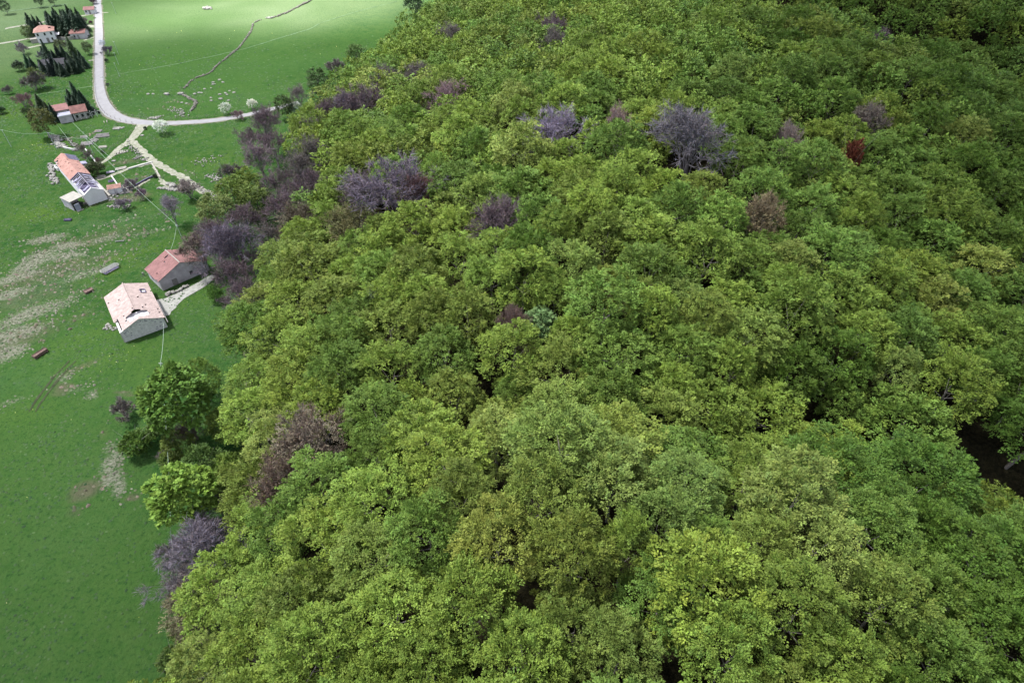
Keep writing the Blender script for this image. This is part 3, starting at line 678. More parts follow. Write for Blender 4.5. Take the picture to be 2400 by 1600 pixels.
# labels: nearest landmark, direction, rank
LAND += [(1165,1300,'golden crown at the lower middle'),(395,1590,'lower left corner of the wood'),(2400,1600,'lower right corner'),(2400,0,'upper right corner'),(1200,1600,'bottom middle'),(2400,800,'middle of the right border'),
         (1850,1600,'bottom border under pale crowns'),(2400,420,'upper part of the right border'),(1850,0,'top border right of middle'),(1400,0,'top border of the wood'),(1600,640,'centre right of the canopy')]
DIRN = ['right of','upper right of','above','upper left of','left of','lower left of','below','lower right of']
ORD = ['nearest','second','third','fourth','fifth','sixth','seventh','eighth','ninth','tenth','eleventh','twelfth','thirteenth','fourteenth','fifteenth']
def sector(t, l):
    a = math.atan2(-(t['py']-l[1]), t['px']-l[0]); return int(round(a/(math.pi/4))) % 8
used = set()
for i, t in enumerate(IND):
    order = sorted(LAND, key=lambda l: (t['px']-l[0])**2+(t['py']-l[1])**2)
    for l in order[:6]:
        sct = sector(t, l); d = (t['px']-l[0])**2+(t['py']-l[1])**2
        rank = sum(1 for q in IND if q is not t and sector(q, l) == sct and (q['px']-l[0])**2+(q['py']-l[1])**2 < d)
        if rank < len(ORD) and (l[2], sct, rank) not in used and len(f"{TONE[t['tone']][1]} crown {ORD[rank]} one {DIRN[sct]} the {l[2]}".split()) <= 16:
            used.add((l[2], sct, rank)); break
    t['label'] = f"{TONE[t['tone']][1]} crown, {ORD[min(rank,14)]} one {DIRN[sct]} the {l[2]}"
def jit(c, r, s=.10):
    v = 1+r.gauss(0, s); h = r.gauss(0, .03)
    return (c[0]*v*(1+h), c[1]*v, c[2]*v*(1-h))
for t in IND:
    t['col'] = jit(TONE[t['tone']][0], r)
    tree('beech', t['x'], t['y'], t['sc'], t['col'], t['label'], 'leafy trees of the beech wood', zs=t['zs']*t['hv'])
# the rest of the wood as one object of real, lighter crowns
low = [crown_mesh('far', 900+s, Rx=5.3, z0=3, z1=13.8, lobes=20, sprays=18, per=6, leaf=.44, lobe_r=(1.1,2.0), spray_len=1.35) for s in range(4)]
midl = [crown_mesh('mid', 950+s, Rx=5.3, z0=3, z1=13.8, lobes=20, sprays=28, per=14, leaf=.27, lobe_r=(1.1,2.0), spray_len=1.35) for s in range(3)]
VV = []; QQ = []; CC = []; off = 0
for i, t in enumerate(REST):
    v, q, c = midl[i % 3] if t['size'] > 75 and t['y'] < 110 else low[i % 4]; a = r.uniform(0, 6.28); ca, sa = math.cos(a), math.sin(a); g = g1(t['x'], t['y'])
    v2 = np.stack([(v[:,0]*ca-v[:,1]*sa)*t['sc']+t['x'], (v[:,0]*sa+v[:,1]*ca)*t['sc']+t['y'], v[:,2]*t['sc']*t['zs']*t['hv']+g], 1)
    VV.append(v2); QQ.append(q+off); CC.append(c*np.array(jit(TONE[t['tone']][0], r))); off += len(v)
if VV:
    tag(link('distant_wood', quick_mesh('distant_wood', np.concatenate(VV), np.concatenate(QQ), np.concatenate(CC)), M_LEAF), 'green crowns closing the wood at its far and outer margins', 'woodland', kind='stuff')
#@@BUILD
# ------------------------------------------------------------------ buildings
M_PINKROOF = mat('pale_stone_roof', (.33,.265,.25), scale=1.2, vary=.22, bump=.2)
M_REDROOF = mat('rose_tiles', (.20,.105,.102), scale=.5, vary=.22, bump=.2)
M_ORROOF = mat('orange_tiles', (.29,.165,.14), scale=.6, vary=.22, bump=.2)
M_DARKROOF = mat('brown_tiles', (.15,.075,.068), scale=.8, vary=.3)
M_STONE = mat('rubble_wall', (.52,.52,.51), scale=2.2, vary=.25, bump=.5)
M_GREYW = mat('grey_render', (.40,.38,.41), scale=.7, vary=.25, bump=.2)
M_WHITE = mat('whitewash', (.58,.57,.60), scale=.6, vary=.10)
M_CREAM = mat('cream_wall', (.27,.26,.235), scale=.8, vary=.15)
M_METAL = mat('weathered_sheet', (.24,.23,.32), scale=1.2, vary=.3, metal=.2, rough=.5)
M_TERR = mat('grey_felt', (.25,.26,.33), scale=1, vary=.15)
M_BEAM = mat('old_timber', (.26,.245,.30), scale=3, vary=.4)
M_TIMB = mat('grey_planks', (.20,.19,.19), scale=3, vary=.35)
M_DARK = mat('dark_interior', (.012,.011,.014), scale=1)
M_GLASS = mat('dark_glass', (.02,.02,.025), rough=.15, spec=.6)
M_RUST = mat('rusty_metal', (.13,.085,.075), scale=2, vary=.4, bump=.2)
M_GALV = mat('galvanised_tube', (.25,.25,.24), scale=4, vary=.2, rough=.5)
M_ROCK = mat('pale_limestone', (.24,.235,.22), scale=1.6, vary=.5, bump=.5)
M_WIRE = mat('pale_cable', (.26,.33,.28), scale=1, vary=.05)
M_POLE = mat('pale_pole', (.34,.40,.37), scale=2, vary=.2)
M_SOOT = mat('charred_timber', (.10,.09,.16), scale=2, vary=.5)

def fit(pLf, pLn, pRn, z):
    """eaves rectangle from three roof corners: local x across the gable to the right, local y along the ridge away from the viewer"""
    A = np.array(W(*pLf, z)); B = np.array(W(*pLn, z)); D = np.array(W(*pRn, z))
    yd = (A-B)/np.linalg.norm(A-B); xd = np.array([yd[1], -yd[0]])
    w = float((D-B)@xd); L = float(np.linalg.norm(A-B)); c = B+xd*w/2+yd*L/2
    return (float(c[0]), float(c[1])), math.atan2(xd[1], xd[0]), w, L
def roof_tiles(parent, side, w2, L, ze, zr, m, cw=.5, ch=.38, over=.3, skip=None, seed=0, y0=None, y1=None, x0f=0):
    """one slope of lapped tiles joined in one part; side -1 left, +1 right"""
    rr = random.Random(seed); b = MB(); run = w2+over; sl = math.hypot(run, (zr-ze)*run/w2); n = int(sl/ch); y0 = -L/2-over if y0 is None else y0; y1 = L/2+over if y1 is None else y1
    k = int((y1-y0)/cw)
    for i in range(n):
        t0 = i/n; t1 = min(1, (i+1.25)/n)
        for j in range(k):
            ya = y0+(y1-y0)*j/k; yb = y0+(y1-y0)*(j+1)/k-.02
            if rr.random() < .012: continue
            if skip and skip(side*run*(t0+t1)/2, (ya+yb)/2): continue
            zt = zr-(zr-ze)*(run/w2)*t0; zb = zr-(zr-ze)*(run/w2)*t1; h = rr.uniform(.03, .10)
            ja = rr.uniform(-.02, .02)
            p = [(side*run*t0, ya+ja, zt+.05), (side*run*t0, yb+ja, zt+.05), (side*run*t1, yb+ja, zb+.05+h), (side*run*t1, ya+ja, zb+.05+h)]
            b.slab(p, .05)
    o = b.build('roof_tiles', m, parent); o['kind'] = 'stuff'; return o
def gable_walls(parent, w, L, ze, zr, m, th=.45, zb=-1.2, openings=True, near=True):
    b = MB(); w2 = w/2; l2 = L/2
    def prism(y0, y1):
        b.v += []; n = len(b.v)
        pr = [(-w2, zb), (w2, zb), (w2, ze), (0, zr), (-w2, ze)]
        b.v += [(x, y0, z) for x, z in pr]+[(x, y1, z) for x, z in pr]
        b.f += [(n, n+1, n+2, n+3, n+4), (n+9, n+8, n+7, n+6, n+5)]
        for i in range(5): j = (i+1) % 5; b.f.append((n+i, n+5+i, n+5+j, n+j))
    if near: prism(-l2, -l2+th)
    prism(l2-th, l2)
    b.box(-w2, -w2+th, -l2+th+.003, l2-th-.003, zb, ze-.02); b.box(w2-th, w2, -l2+th+.003, l2-th-.003, zb, ze-.02)
    return b.build('wall', m, parent)
def window(parent, x, y, z, w, h, face='y', m=None, frame=.08, out=-1):
    """recessed window on a wall whose outer face is at y (face y) or x (face x)"""
    f = MB(); d = .06
    if face == 'y':
        yo = y+out*d
        for a, b_, c, e in ((x-w/2, x+w/2, z, z+frame), (x-w/2, x+w/2, z+h-frame, z+h), (x-w/2, x-w/2+frame, z+frame, z+h-frame), (x+w/2-frame, x+w/2, z+frame, z+h-frame)): f.box(a, b_, min(y, yo), max(y, yo), c, e)
        o = f.build('window', m or M_TIMB, parent); g = MB(); g.box(x-w/2+frame, x+w/2-frame, min(y, y+out*.02), max(y, y+out*.02), z+frame, z+h-frame); g.build('pane', M_GLASS, o)
    else:
        xo = x+out*d
        for a, b_, c, e in ((y-w/2, y+w/2, z, z+frame), (y-w/2, y+w/2, z+h-frame, z+h), (y-w/2, y-w/2+frame, z+frame, z+h-frame), (y+w/2-frame, y+w/2, z+frame, z+h-frame)): f.box(min(x, xo), max(x, xo), a, b_, c, e)
        o = f.build('window', m or M_TIMB, parent); g = MB(); g.box(min(x, x+out*.02), max(x, x+out*.02), y-w/2+frame, y+w/2-frame, z+frame, z+h-frame); g.build('pane', M_GLASS, o)
    return o

# 1 pale stone barn with the hole in its roof
(cx, cy), rz, w, L = fit((243,697), (277,782), (384,739), 2.7)
barn = empty('stone_barn', (cx, cy, g1(cx, cy)), rz, 'pale stone barn with a large hole and a missing corner in its pinkish roof', 'barn')
w_, L_ = w-.6, L-.4; ZE, ZR = 2.75, 4.55; w2 = w_/2
gable_walls(barn, w_, L_, ZE-.12, ZR-.14, M_STONE)
def barn_skip(x, y):
    e = ((x+.1)/2.35)**2+((y+L/2-2.35)/1.65)**2+.14*math.sin(5*x)+.12*math.cos(6*y)
    if e < 1: return True
    if x < -w2+.75+.12*math.sin(4*y) and y < -L/2+4.6: return True          # missing left eaves corner
    if 2.7 < x < 3.5 and L/2-4.4 < y < L/2-3.1: return True                 # small roof light opening
    return False
roof_tiles(barn, -1, w2, L_, ZE, ZR, M_PINKROOF, skip=barn_skip, seed=1); roof_tiles(barn, 1, w2, L_, ZE, ZR, M_PINKROOF, skip=barn_skip, seed=2)
b = MB()
for s in (-1, 1):
    for k in range(9):
        y = -L_/2+4.8+k*(L_-5.4)/8; b.tube((0, y, ZR-.15), (s*w2, y, ZE-.12), .07, k=4)
b.tube((0, -L_/2+4.4, ZR-.12), (0, L_/2, ZR-.12), .1, k=4); b.build('rafters', M_BEAM, barn)
b = MB(); rr = random.Random(4)
for k in range(40):
    y = -L/2-.25+k*(L+.5)/40
    if y < -L/2+4.0 : continue
    b.tube((0, y, ZR+.1), (0, y+(L+.5)/40-.03, ZR+.1+rr.uniform(-.02, .03)), .13, .12, 6)
o = b.build('ridge_tiles', M_PINKROOF, barn)
f = MB(); x0, x1, y0, y1 = 2.62, 3.58, L/2-4.48, L/2-3.02
zz = lambda x: ZR-(ZR-ZE)*x/w2+.12
for p, q in (((x0, y0), (x1, y0)), ((x1, y0), (x1, y1)), ((x1, y1), (x0, y1)), ((x0, y1), (x0, y0))): f.tube((p[0], p[1], zz(p[0])+.08), (q[0], q[1], zz(q[0])+.08), .10, k=4)
sk = f.build('skylight', M_SOOT, barn); g = MB(); g.slab([(x0+.3, y0+.4, zz(x0+.3)), (x1-.1, y0+.4, zz(x1-.1)), (x1-.1, y1-.4, zz(x1-.1)), (x0+.3, y1-.4, zz(x0+.3))], .04); g.build('pane', M_WHITE, sk)
b = MB(); b.slab([(-2.75, -L_/2+.47, 3.40), (2.6, -L_/2+.47, 3.40), (2.6, -L_/2+4.4, 3.42), (-2.75, -L_/2+4.4, 3.42)], .15); b.build('ceiling', M_WHITE, barn)
b = MB(); b.box(.1, .75, -L_/2+.9, -L_/2+1.75, 3.42, 3.6); hb = b.build('hatch', M_SOOT, barn); b = MB(); b.box(-.95, -.85, -L_/2+.7, -L_/2+2.4, 3.42, 3.75); b.build('beam', M_SOOT, barn)
b = MB()
for k in range(9): b.box(-w2-.05, -w2+.12, -L_/2-.02+0, -L_/2+.5, .05+k*.29, .25+k*.29)
b.build('quoins', M_CREAM, barn)
# small dark put-log holes and tufts of missing stone in the gable
b = MB(); rr = random.Random(9)
for k in range(46):
    x = rr.uniform(-w2+.6, w2-.4); z = rr.uniform(.3, ZE+(1-abs(x)/w2)*(ZR-ZE)-.5)
    if rr.random() < .6: z = ZE+(1-abs(x)/w2)*(ZR-ZE)-rr.uniform(.45, 1.1)
    s_ = rr.uniform(.06, .14); b.box(x-s_, x+s_, -L_/2-.012, -L_/2+.1, z, z+s_*1.2)
o = b.build('stone_gaps', M_SOOT, barn); o['kind'] = 'stuff'
b = MB(); b.box(w2+.02, w2+.07, -2.2, -1.2, .1, 2.1); b.build('door', M_TIMB, barn)
for y in (2.2, 4.9): window(barn, w2, y, 1.1, .7, .8, 'x', out=1)
# gutter board leaning past the right eaves
b = MB(); b.tube((w2+.42, -L/2-1.6, 2.3), (w2+.42, L/2-8.5, 2.75), .10, k=5); b.build('gutter', M_TIMB, barn)
# rubble heap at the left wall
# 2 red-roofed barn
(cx, cy), rz, w, L = fit((338.6,631), (370,661), (452+31.5,579+29), 2.9)
w = min(w, 12.6)
(ax, ay) = W(370, 661, 2.9); xd = (math.cos(rz), math.sin(rz)); yd = (-math.sin(rz), math.cos(rz))
cx, cy = ax+xd[0]*w/2+yd[0]*L/2, ay+xd[1]*w/2+yd[1]*L/2
redb = empty('red_roofed_barn', (cx, cy, g1(cx, cy)), rz, 'grey barn under a rose red roof half hidden behind bare purple trees', 'barn')
w_, L_ = w-.5, L-.4; w2 = w_/2; ZE, ZR = 2.9, 5.3
gable_walls(redb, w_, L_, ZE-.12, ZR-.14, M_GREYW)
def red_skip(x, y): return (.9 < x+.9*0 < 1.75 and L/2-3.1 < y < L/2-2.3) if x > 0 else (-1.35 < x < -.35 and L/2-2.6 < y < L/2-1.8)
roof_tiles(redb, -1, w2, L_, ZE, ZR, M_REDROOF, skip=red_skip, seed=3); roof_tiles(redb, 1, w2, L_, ZE, ZR, M_REDROOF, seed=4)
b = MB(); b.tube((0, -L/2-.2, ZR+.1), (0, L/2+.2, ZR+.1), .13, k=6); b.build('ridge_cap', M_CREAM, redb)
b = MB(); b.tube((0, -L_/2, ZR-.15), (0, L_/2, ZR-.15), .12, k=4)
for k in range(6):
    y = -L_/2+.6+k*(L_-1.2)/5
    for s in (-1, 1): b.tube((0, y, ZR-.18), (s*w2, y, ZE-.16), .07, k=4)
b.build('rafters', M_BEAM, redb)
b = MB(); b.box(-3.2, -2.0, -L_/2-.05, -L_/2+.03, -.3, 1.8); b.build('door', M_TIMB, redb)
window(redb, 1.6, -L_/2, 1.0, .8, 1.0); window(redb, -w2, .6, 1.2, .8, .9, 'x', out=-1)
# 3 long ruined house
(cx, cy), rz, w, L = fit((125,376), (193.4,457.5), (240,438), 3.5)
ruin = empty('ruined_farmhouse', (cx, cy, g1(cx, cy)), rz, 'long half ruined farmhouse, orange roof at one end and open rafters at the other', 'farmhouse')
w_, L_ = w-.5, L-.3; w2 = w_/2; ZE, ZR = 3.5, 5.0; l2 = L_/2; ysplit = -l2+L_*.42
gable_walls(ruin, w_, L_, ZE-.12, ZR-.12, M_WHITE)
def or_skip(x, y):
    for a, b_, q in ((-2.2, l2-1.6, .42), (.9, l2-3.6, .38), (2.4, l2-6.4, .40), (.3, l2-5.8, .22), (3.2, l2-5.2, .2)):
        if abs(x-a)+abs(y-b_)*.8 < q*1.25: return True
    if x > w2*.30 and y > l2-4.6: return True
    if x < -w2+.1+.3*math.sin(y*3) and y > l2-4: return True
    return False
roof_tiles(ruin, -1, w2, L_, ZE, ZR, M_ORROOF, seed=5, skip=or_skip, y0=ysplit); roof_tiles(ruin, 1, w2, L_, ZE, ZR, M_ORROOF, seed=6, skip=or_skip, y0=ysplit)
for k in range(6):                          # sheets over the far right slope
    y0 = l2-4.6+k*.82; x0 = w2*.28; x1 = w2+.5+(.3 if k % 2 else 0); zf = lambda x: ZR-(ZR-ZE)*x/w2+.14+.03*(k % 2)
    b = MB(); b.slab([(x0, y0, zf(x0)), (x1, y0, zf(x1)), (x1, y0+.74, zf(x1)), (x0, y0+.74, zf(x0))], .03)
    for q in range(3): b.tube((x0, y0+.14+q*.22, zf(x0)+.02), (x1, y0+.14+q*.22, zf(x1)+.02), .04, k=4)
    b.build('roof_sheet', M_METAL, ruin)
b = MB(); b.slab([(w2+.1, l2-6.6, ZE-.5), (w2+2.0, l2-6.6, ZE-.9), (w2+2.0, l2-4.3, ZE-.9), (w2+.1, l2-4.3, ZE-.5)], .06); b.build('porch_roof', M_METAL, ruin)
b = MB(); b.box(w2+.2, w2+1.9, l2-6.4, l2-4.5, -.5, ZE-1.0); b.build('porch_wall', M_WHITE, ruin)
b = MB(); b.tube((-w2-.2, ysplit-.1, ZE-.02), (0, ysplit-.1, ZR+.02), .11, k=4); b.tube((0, ysplit-.1, ZR+.02), (w2+.2, ysplit-.1, ZE-.02), .11, k=4); b.build('verge_beam', M_SOOT, ruin)
rr = random.Random(12)                      # exposed rafters, battens and fallen sheets
for s in (-1, 1):
    for k in range(8):
        y = ysplit-.7-k*.93; b = MB(); b.tube((0, y, ZR-.1), (s*w2, y+rr.uniform(-.15, .15), ZE-.1), .085, k=4); b.build('rafter', M_BEAM, ruin)
    for k in range(11):
        x = s*rr.uniform(.2, w2-.6); y = rr.uniform(-l2+.8, ysplit-1.4); wd = rr.uniform(.25, .8); ln = rr.uniform(.9, 2.4); zf = lambda q: ZR-(ZR-ZE)*abs(q)/w2-.02+.02*k*.3
        xe = min(w2, abs(x)+ln)*s; b = MB(); b.slab([(x, y, zf(x)), (xe, y+.1, zf(xe)), (xe, y+wd, zf(xe)), (x, y+wd, zf(x))], .04); b.build('loose_sheet', rr.choice([M_METAL, M_METAL, M_BEAM, M_TERR]), ruin)
b = MB(); b.box(-w2+.5, w2-.5, -l2+.6, ysplit-.3, 1.2, 1.5); b.build('upper_floor', M_SOOT, ruin)
b = MB(); b.tube((0, -l2, ZR-.08), (0, ysplit, ZR-.08), .1, k=4); b.build('ridge_beam', M_BEAM, ruin)
# low broken walls behind the far gable and rough stone heaps at the left wall
def local_wall(name, parent, pts, h, t, m):
    b = MB()
    for (xa, ya), (xb, yb) in zip(pts[:-1], pts[1:]):
        d = Vector((xb-xa, yb-ya, 0)); n = Vector((-d.y, d.x, 0)).normalized()*t/2; A = Vector((xa, ya, 0)); B = Vector((xb, yb, 0))
        b.hexa([A-n+Vector((0,0,-.5)), B-n+Vector((0,0,-.5)), B+n+Vector((0,0,-.5)), A+n+Vector((0,0,-.5))], [A-n+Vector((0,0,h)), B-n+Vector((0,0,h*.8)), B+n+Vector((0,0,h*.8)), A+n+Vector((0,0,h))])
    return b.build(name, m, parent)
local_wall('yard_wall', ruin, [(-w2-.3, l2+.2), (-w2-.5, l2+3.0), (-w2+1.4, l2+3.2)], 1.1, .4, M_STONE)
local_wall('yard_wall', ruin, [(-.6, l2+.3), (.9, l2+3.8)], 1.3, .4, M_CREAM)
local_wall('yard_wall', ruin, [(-2.6, l2+.9), (-.6, l2+1.0)], 1.1, .35, M_CREAM)
local_wall('side_wall', ruin, [(w2+.9, -l2+.6), (w2+.8, ysplit+1.4)], .9, .5, M_CREAM)
# lean-to shed on the left of the near gable
pts = [W(148.5,459,2.9), W(177,446.5,2.9), W(194,459,2.9), W(163,472.5,2.9)]
sh = empty('lean_to_shed', (pts[3][0], pts[3][1], g1(*pts[3])), math.atan2(pts[2][1]-pts[3][1], pts[2][0]-pts[3][0]), 'flat white roofed lean-to with a dark open front against the ruined farmhouse', 'shed')
sw = math.dist(pts[2], pts[3]); sl = math.dist(pts[3], pts[0])
b = MB(); b.slab([(-.2, -.2, 2.9), (sw+.1, -.2, 3.05), (sw+.1, sl, 3.1), (-.2, sl, 2.95)], .14); b.build('roof', M_CREAM, sh)
b = MB(); b.box(0, .2, 0.003, sl-.2, -.5, 2.74); b.build('side_wall', M_GREYW, sh); b = MB(); b.box(.003, sw, sl-.2, sl-.02, -.5, 2.74); b.build('back_wall', M_GREYW, sh)
b = MB(); b.box(.25, sw*.42, -.9, -.75, -.4, 2.0); b.build('front_panel', M_TERR, sh); b = MB(); b.box(.1, sw*.5, -1.5, -1.3, -.2, .25); b.build('sill', M_CREAM, sh)
for x in (.15, sw-.15): b = MB(); b.tube((x, -.05, -.4), (x, -.05, 2.77), .08, k=5); b.build('post', M_TIMB, sh)
b = MB(); b.box(.25, sw-.1, .3, sl-.3, .02, .06); b.build('floor', M_DARK, sh)
# 4 small orange hut
x, y = W(270, 441, 1.5); hut = empty('garden_hut', (x, y, g1(x, y)), R(8), 'little hut with a pitched orange roof amid rubble beside the ruin', 'hut')
gable_walls(hut, 2.4, 3.4, 1.9, 2.5, M_WHITE, th=.2); hut.rotation_euler.z = R(112)
roof_tiles(hut, -1, 1.2, 3.4, 2.0, 2.65, M_ORROOF, seed=7, over=.2); roof_tiles(hut, 1, 1.2, 3.4, 2.0, 2.65, M_ORROOF, seed=8, over=.2)
b = MB(); b.box(-1.24, -1.2, -.5, .3, -.1, 1.6); b.build('door', M_GREYW, hut)
# 5 long house behind the spruces
xa, ya = W(143, 291, 0); xb, yb = W(211, 278, 0); Lh = math.dist((xa, ya), (xb, yb))
h5 = empty('long_house', (xa, ya, g1(xa, ya)), math.atan2(yb-ya, xb-xa), 'low cream house with a rusty red roof between spruces beside the road bend', 'house')
b = MB(); b.box(4.6, Lh, .9, 1.2, -.6, 2.7); b.box(4.6, 4.9, 1.203, 6.4, -.6, 2.7); b.box(Lh-.3, Lh, 1.203, 6.4, -.6, 2.7); b.box(4.6, Lh, 6.403, 6.7, -.6, 2.7); b.build('wall', M_CREAM, h5)
b = MB(); b.slab([(4.2, .4, 2.72), (Lh+.3, .4, 2.72), (Lh+.3, 3.8, 4.3), (4.2, 3.8, 4.3)], .15); b.slab([(4.2, 3.803, 4.3), (Lh+.3, 3.803, 4.3), (Lh+.3, 7.1, 2.72), (4.2, 7.1, 2.72)], .15); b.build('roof', M_DARKROOF, h5)
b = MB(); b.slab([(-1.4, 4.3, 3.3), (4.1, 4.3, 3.3), (4.1, 8.2, 4.3), (-1.4, 8.2, 4.3)], .15); b.build('roof', M_REDROOF, h5); b = MB(); b.box(-1.1, 3.9, 4.5, 7.9, -.5, 3.1); b.build('rear_wing', M_CREAM, h5)
b = MB(); b.box(0, 4.3, .4, 4.4, 2.45, 2.6); b.build('terrace_roof', M_TERR, h5); b = MB(); b.box(.1, 4.2, .5, 4.3, -.5, 2.44); b.build('garage', M_GREYW, h5)
b = MB(); b.box(.03, 4.27, .36, .4, 2.42, 2.72); b.build('parapet', M_WHITE, h5)
for k in range(5): window(h5, 5.7+k*1.75, .9, .7, 1.0, 1.3, m=M_WHITE)
for k in range(6): b = MB(); b.tube((4.9+k*1.72, .55, -.3), (4.9+k*1.72, .55, 2.6), .09, k=5); b.build('post', M_WHITE, h5)
# 6 white villa
xa, ya = W(92, 103, 0); xb, yb = W(134, 97, 0)
v6 = empty('white_villa', (xa, ya, g1(xa, ya)), math.atan2(yb-ya, xb-xa)-R(4), 'white two storey villa with an orange hipped roof in front of a spruce screen', 'house')
VW, VD, VH = 7.6, 6.4, 4.7
b = MB(); b.box(0, VW, 0, VD, -.6, VH); b.build('wall', M_WHITE, v6)
rd = MB(); A = [(-.5,-.5,VH+.01),(VW+.5,-.5,VH+.01),(VW+.5,VD+.5,VH+.01),(-.5,VD+.5,VH+.01)]; r0 = (2.6, VD/2, VH+2.0); r1 = (VW-2.6, VD/2, VH+2.0)
n = len(rd.v); rd.v += A+[r0, r1]; rd.f += [(0,1,5,4), (1,2,5), (2,3,4,5), (3,0,4), (3,2,1,0)]; ro = rd.build('roof', M_ORROOF, v6)
b = MB(); b.box(3.0, 3.6, 4.0, 4.6, VH+1.0, VH+2.9); b.build('chimney', M_CREAM, ro); b = MB(); b.box(6.0, 7.0, 1.1, 2.2, VH+.4, VH+1.3); b.build('dormer', M_DARKROOF, ro)
for x in (1.0, 3.8, 6.4):
    window(v6, x, 0, 3.0, .8, 1.2)
for x in (1.2, 6.0): window(v6, x, 0, .8, .8, 1.1)
b = MB(); b.box(3.6, 4.6, -.05, .02, -.2, 2.0); b.build('door', M_TIMB, v6)
for y in (1.8, 4.6): window(v6, VW, y, 3.1, .8, 1.2, 'x', out=1)
b = MB(); b.box(VW+.01, VW+1.6, 1.0, 5.0, 2.4, 2.6); b.build('balcony', M_WHITE, v6); b = MB(); b.box(-3.0, -.01, 1.5, 5.0, -.4, 1.8); b.build('side_terrace', M_CREAM, v6)
# 7 low house in the dark grove
xa, ya = W(98, 171, 0); xb, yb = W(156, 166, 0); Lg = math.dist((xa, ya), (xb, yb))
h7 = empty('grove_house', (xa, ya, g1(xa, ya)), math.atan2(yb-ya, xb-xa), 'dark low house with white window frames buried in the evergreen grove', 'house')
b = MB(); b.box(0, Lg, .6, 6.2, -.5, 2.7); b.build('wall', M_GREYW, h7); b = MB(); b.slab([(-.3, 0, 2.75), (Lg+.3, 0, 2.75), (Lg+.3, 3.4, 4.2), (-.3, 3.4, 4.2)], .14); b.slab([(-.3, 3.403, 4.2), (Lg+.3, 3.403, 4.2), (Lg+.3, 6.8, 2.75), (-.3, 6.8, 2.75)], .14); b.build('roof', mat('dark_slate', (.035,.035,.042), scale=1), h7)
for k in range(6): window(h7, 1.2+k*(Lg-2.4)/5, .6, .5, 1.2, 1.6, m=M_WHITE, frame=.22)
# 8 small red annex and 9 roadside store, garden walls
for (px, py, w_, d_, h_, name, lab, wm, rm) in ((190,88,6.5,5,2.6,'small_house','small rusty roofed house at the right end of the spruce screen', M_GREYW, M_DARKROOF), (214,31,5,3.2,2.2,'roadside_store','tiny pink roofed store beside the road at the top left', M_WHITE, M_REDROOF)):
    x, y = W(px, py, 0); e = empty(name, (x, y, g1(x, y)), R(10), lab, 'house' if name[0] == 's' else 'store')
    gable_walls(e, d_, w_, h_, h_+1.1, wm, th=.25); e.rotation_euler.z = R(100)
    for s in (-1, 1): b = MB(); b.slab([(s*.002, -w_/2-.3, h_+1.2), (s*.002, w_/2+.3, h_+1.2), (s*(d_/2+.3), w_/2+.3, h_-.05), (s*(d_/2+.3), -w_/2-.3, h_-.05)], .12); b.build('roof', rm, e)
    b = MB(); b.box(-d_/2-.05, -d_/2+.02, -.5, .4, -.1, 1.9); b.build('door', M_TIMB, e); window(e, -d_/2, 1.6, .9, .8, .9, 'x', out=-1)
def wall_px(name, label, cat, px, h, t, m, group=None, lump=0):
    p = [W(*q) for q in px]; e = empty(name, (p[0][0], p[0][1], 0), 0, label, cat, group); b = MB()
    for A, B in zip(p[:-1], p[1:]):
        n_ = max(1, int(math.dist(A, B)/2.5))
        for i in range(n_):
            u, v = i/n_, (i+1)/n_; a = Vector((A[0]+(B[0]-A[0])*u-p[0][0], A[1]+(B[1]-A[1])*u-p[0][1], 0)); c = Vector((A[0]+(B[0]-A[0])*v-p[0][0], A[1]+(B[1]-A[1])*v-p[0][1], 0))
            z = g1(a.x+p[0][0], a.y+p[0][1]); d = (c-a); nn = Vector((-d.y, d.x, 0)).normalized()*t/2; lo = Vector((0, 0, z-.4)); hi = Vector((0, 0, z+h+random.uniform(0, lump)))
            b.hexa([a-nn+lo, c-nn+lo, c+nn+lo, a+nn+lo], [a-nn+hi, c-nn+hi, c+nn+hi, a+nn+hi])
    b.build('wall_body', m, e); return e
wall_px('garden_wall', 'cream garden wall running from the white villa below the spruce screen', 'wall', [(136,93),(150,95),(170,93),(192,88)], 1.3, .3, M_CREAM)
wall_px('verge_wall', 'pale low wall lining the front of the ruined farmhouse yard', 'wall', [(196,478),(222,470),(247,463),(262,458)], .35, .35, M_CREAM)

wall_px('plot_wall', 'low stone edging along the lower side of the garden path', 'wall', [(300,398),(330,389),(358,381)], .4, .3, M_STONE)
wall_px('plot_wall', 'low dark stone edging above the narrow lower garden path', 'wall', [(286,450),(318,437),(350,420),(368,414)], .5, .35, M_SOOT)
wall_px('plot_wall', 'short stone edging closing the garden strip towards the hut', 'wall', [(262,414),(284,446)], .4, .3, M_STONE)
wall_px('plot_wall', 'curb stones along the right side of the garden strip', 'wall', [(356,384),(366,400),(376,418)], .4, .35, M_CREAM)
wall_px('plot_wall', 'long low wall from the stony yard to the left fork track', 'wall', [(150,348),(170,352),(200,350),(226,382)], .5, .35, M_STONE)
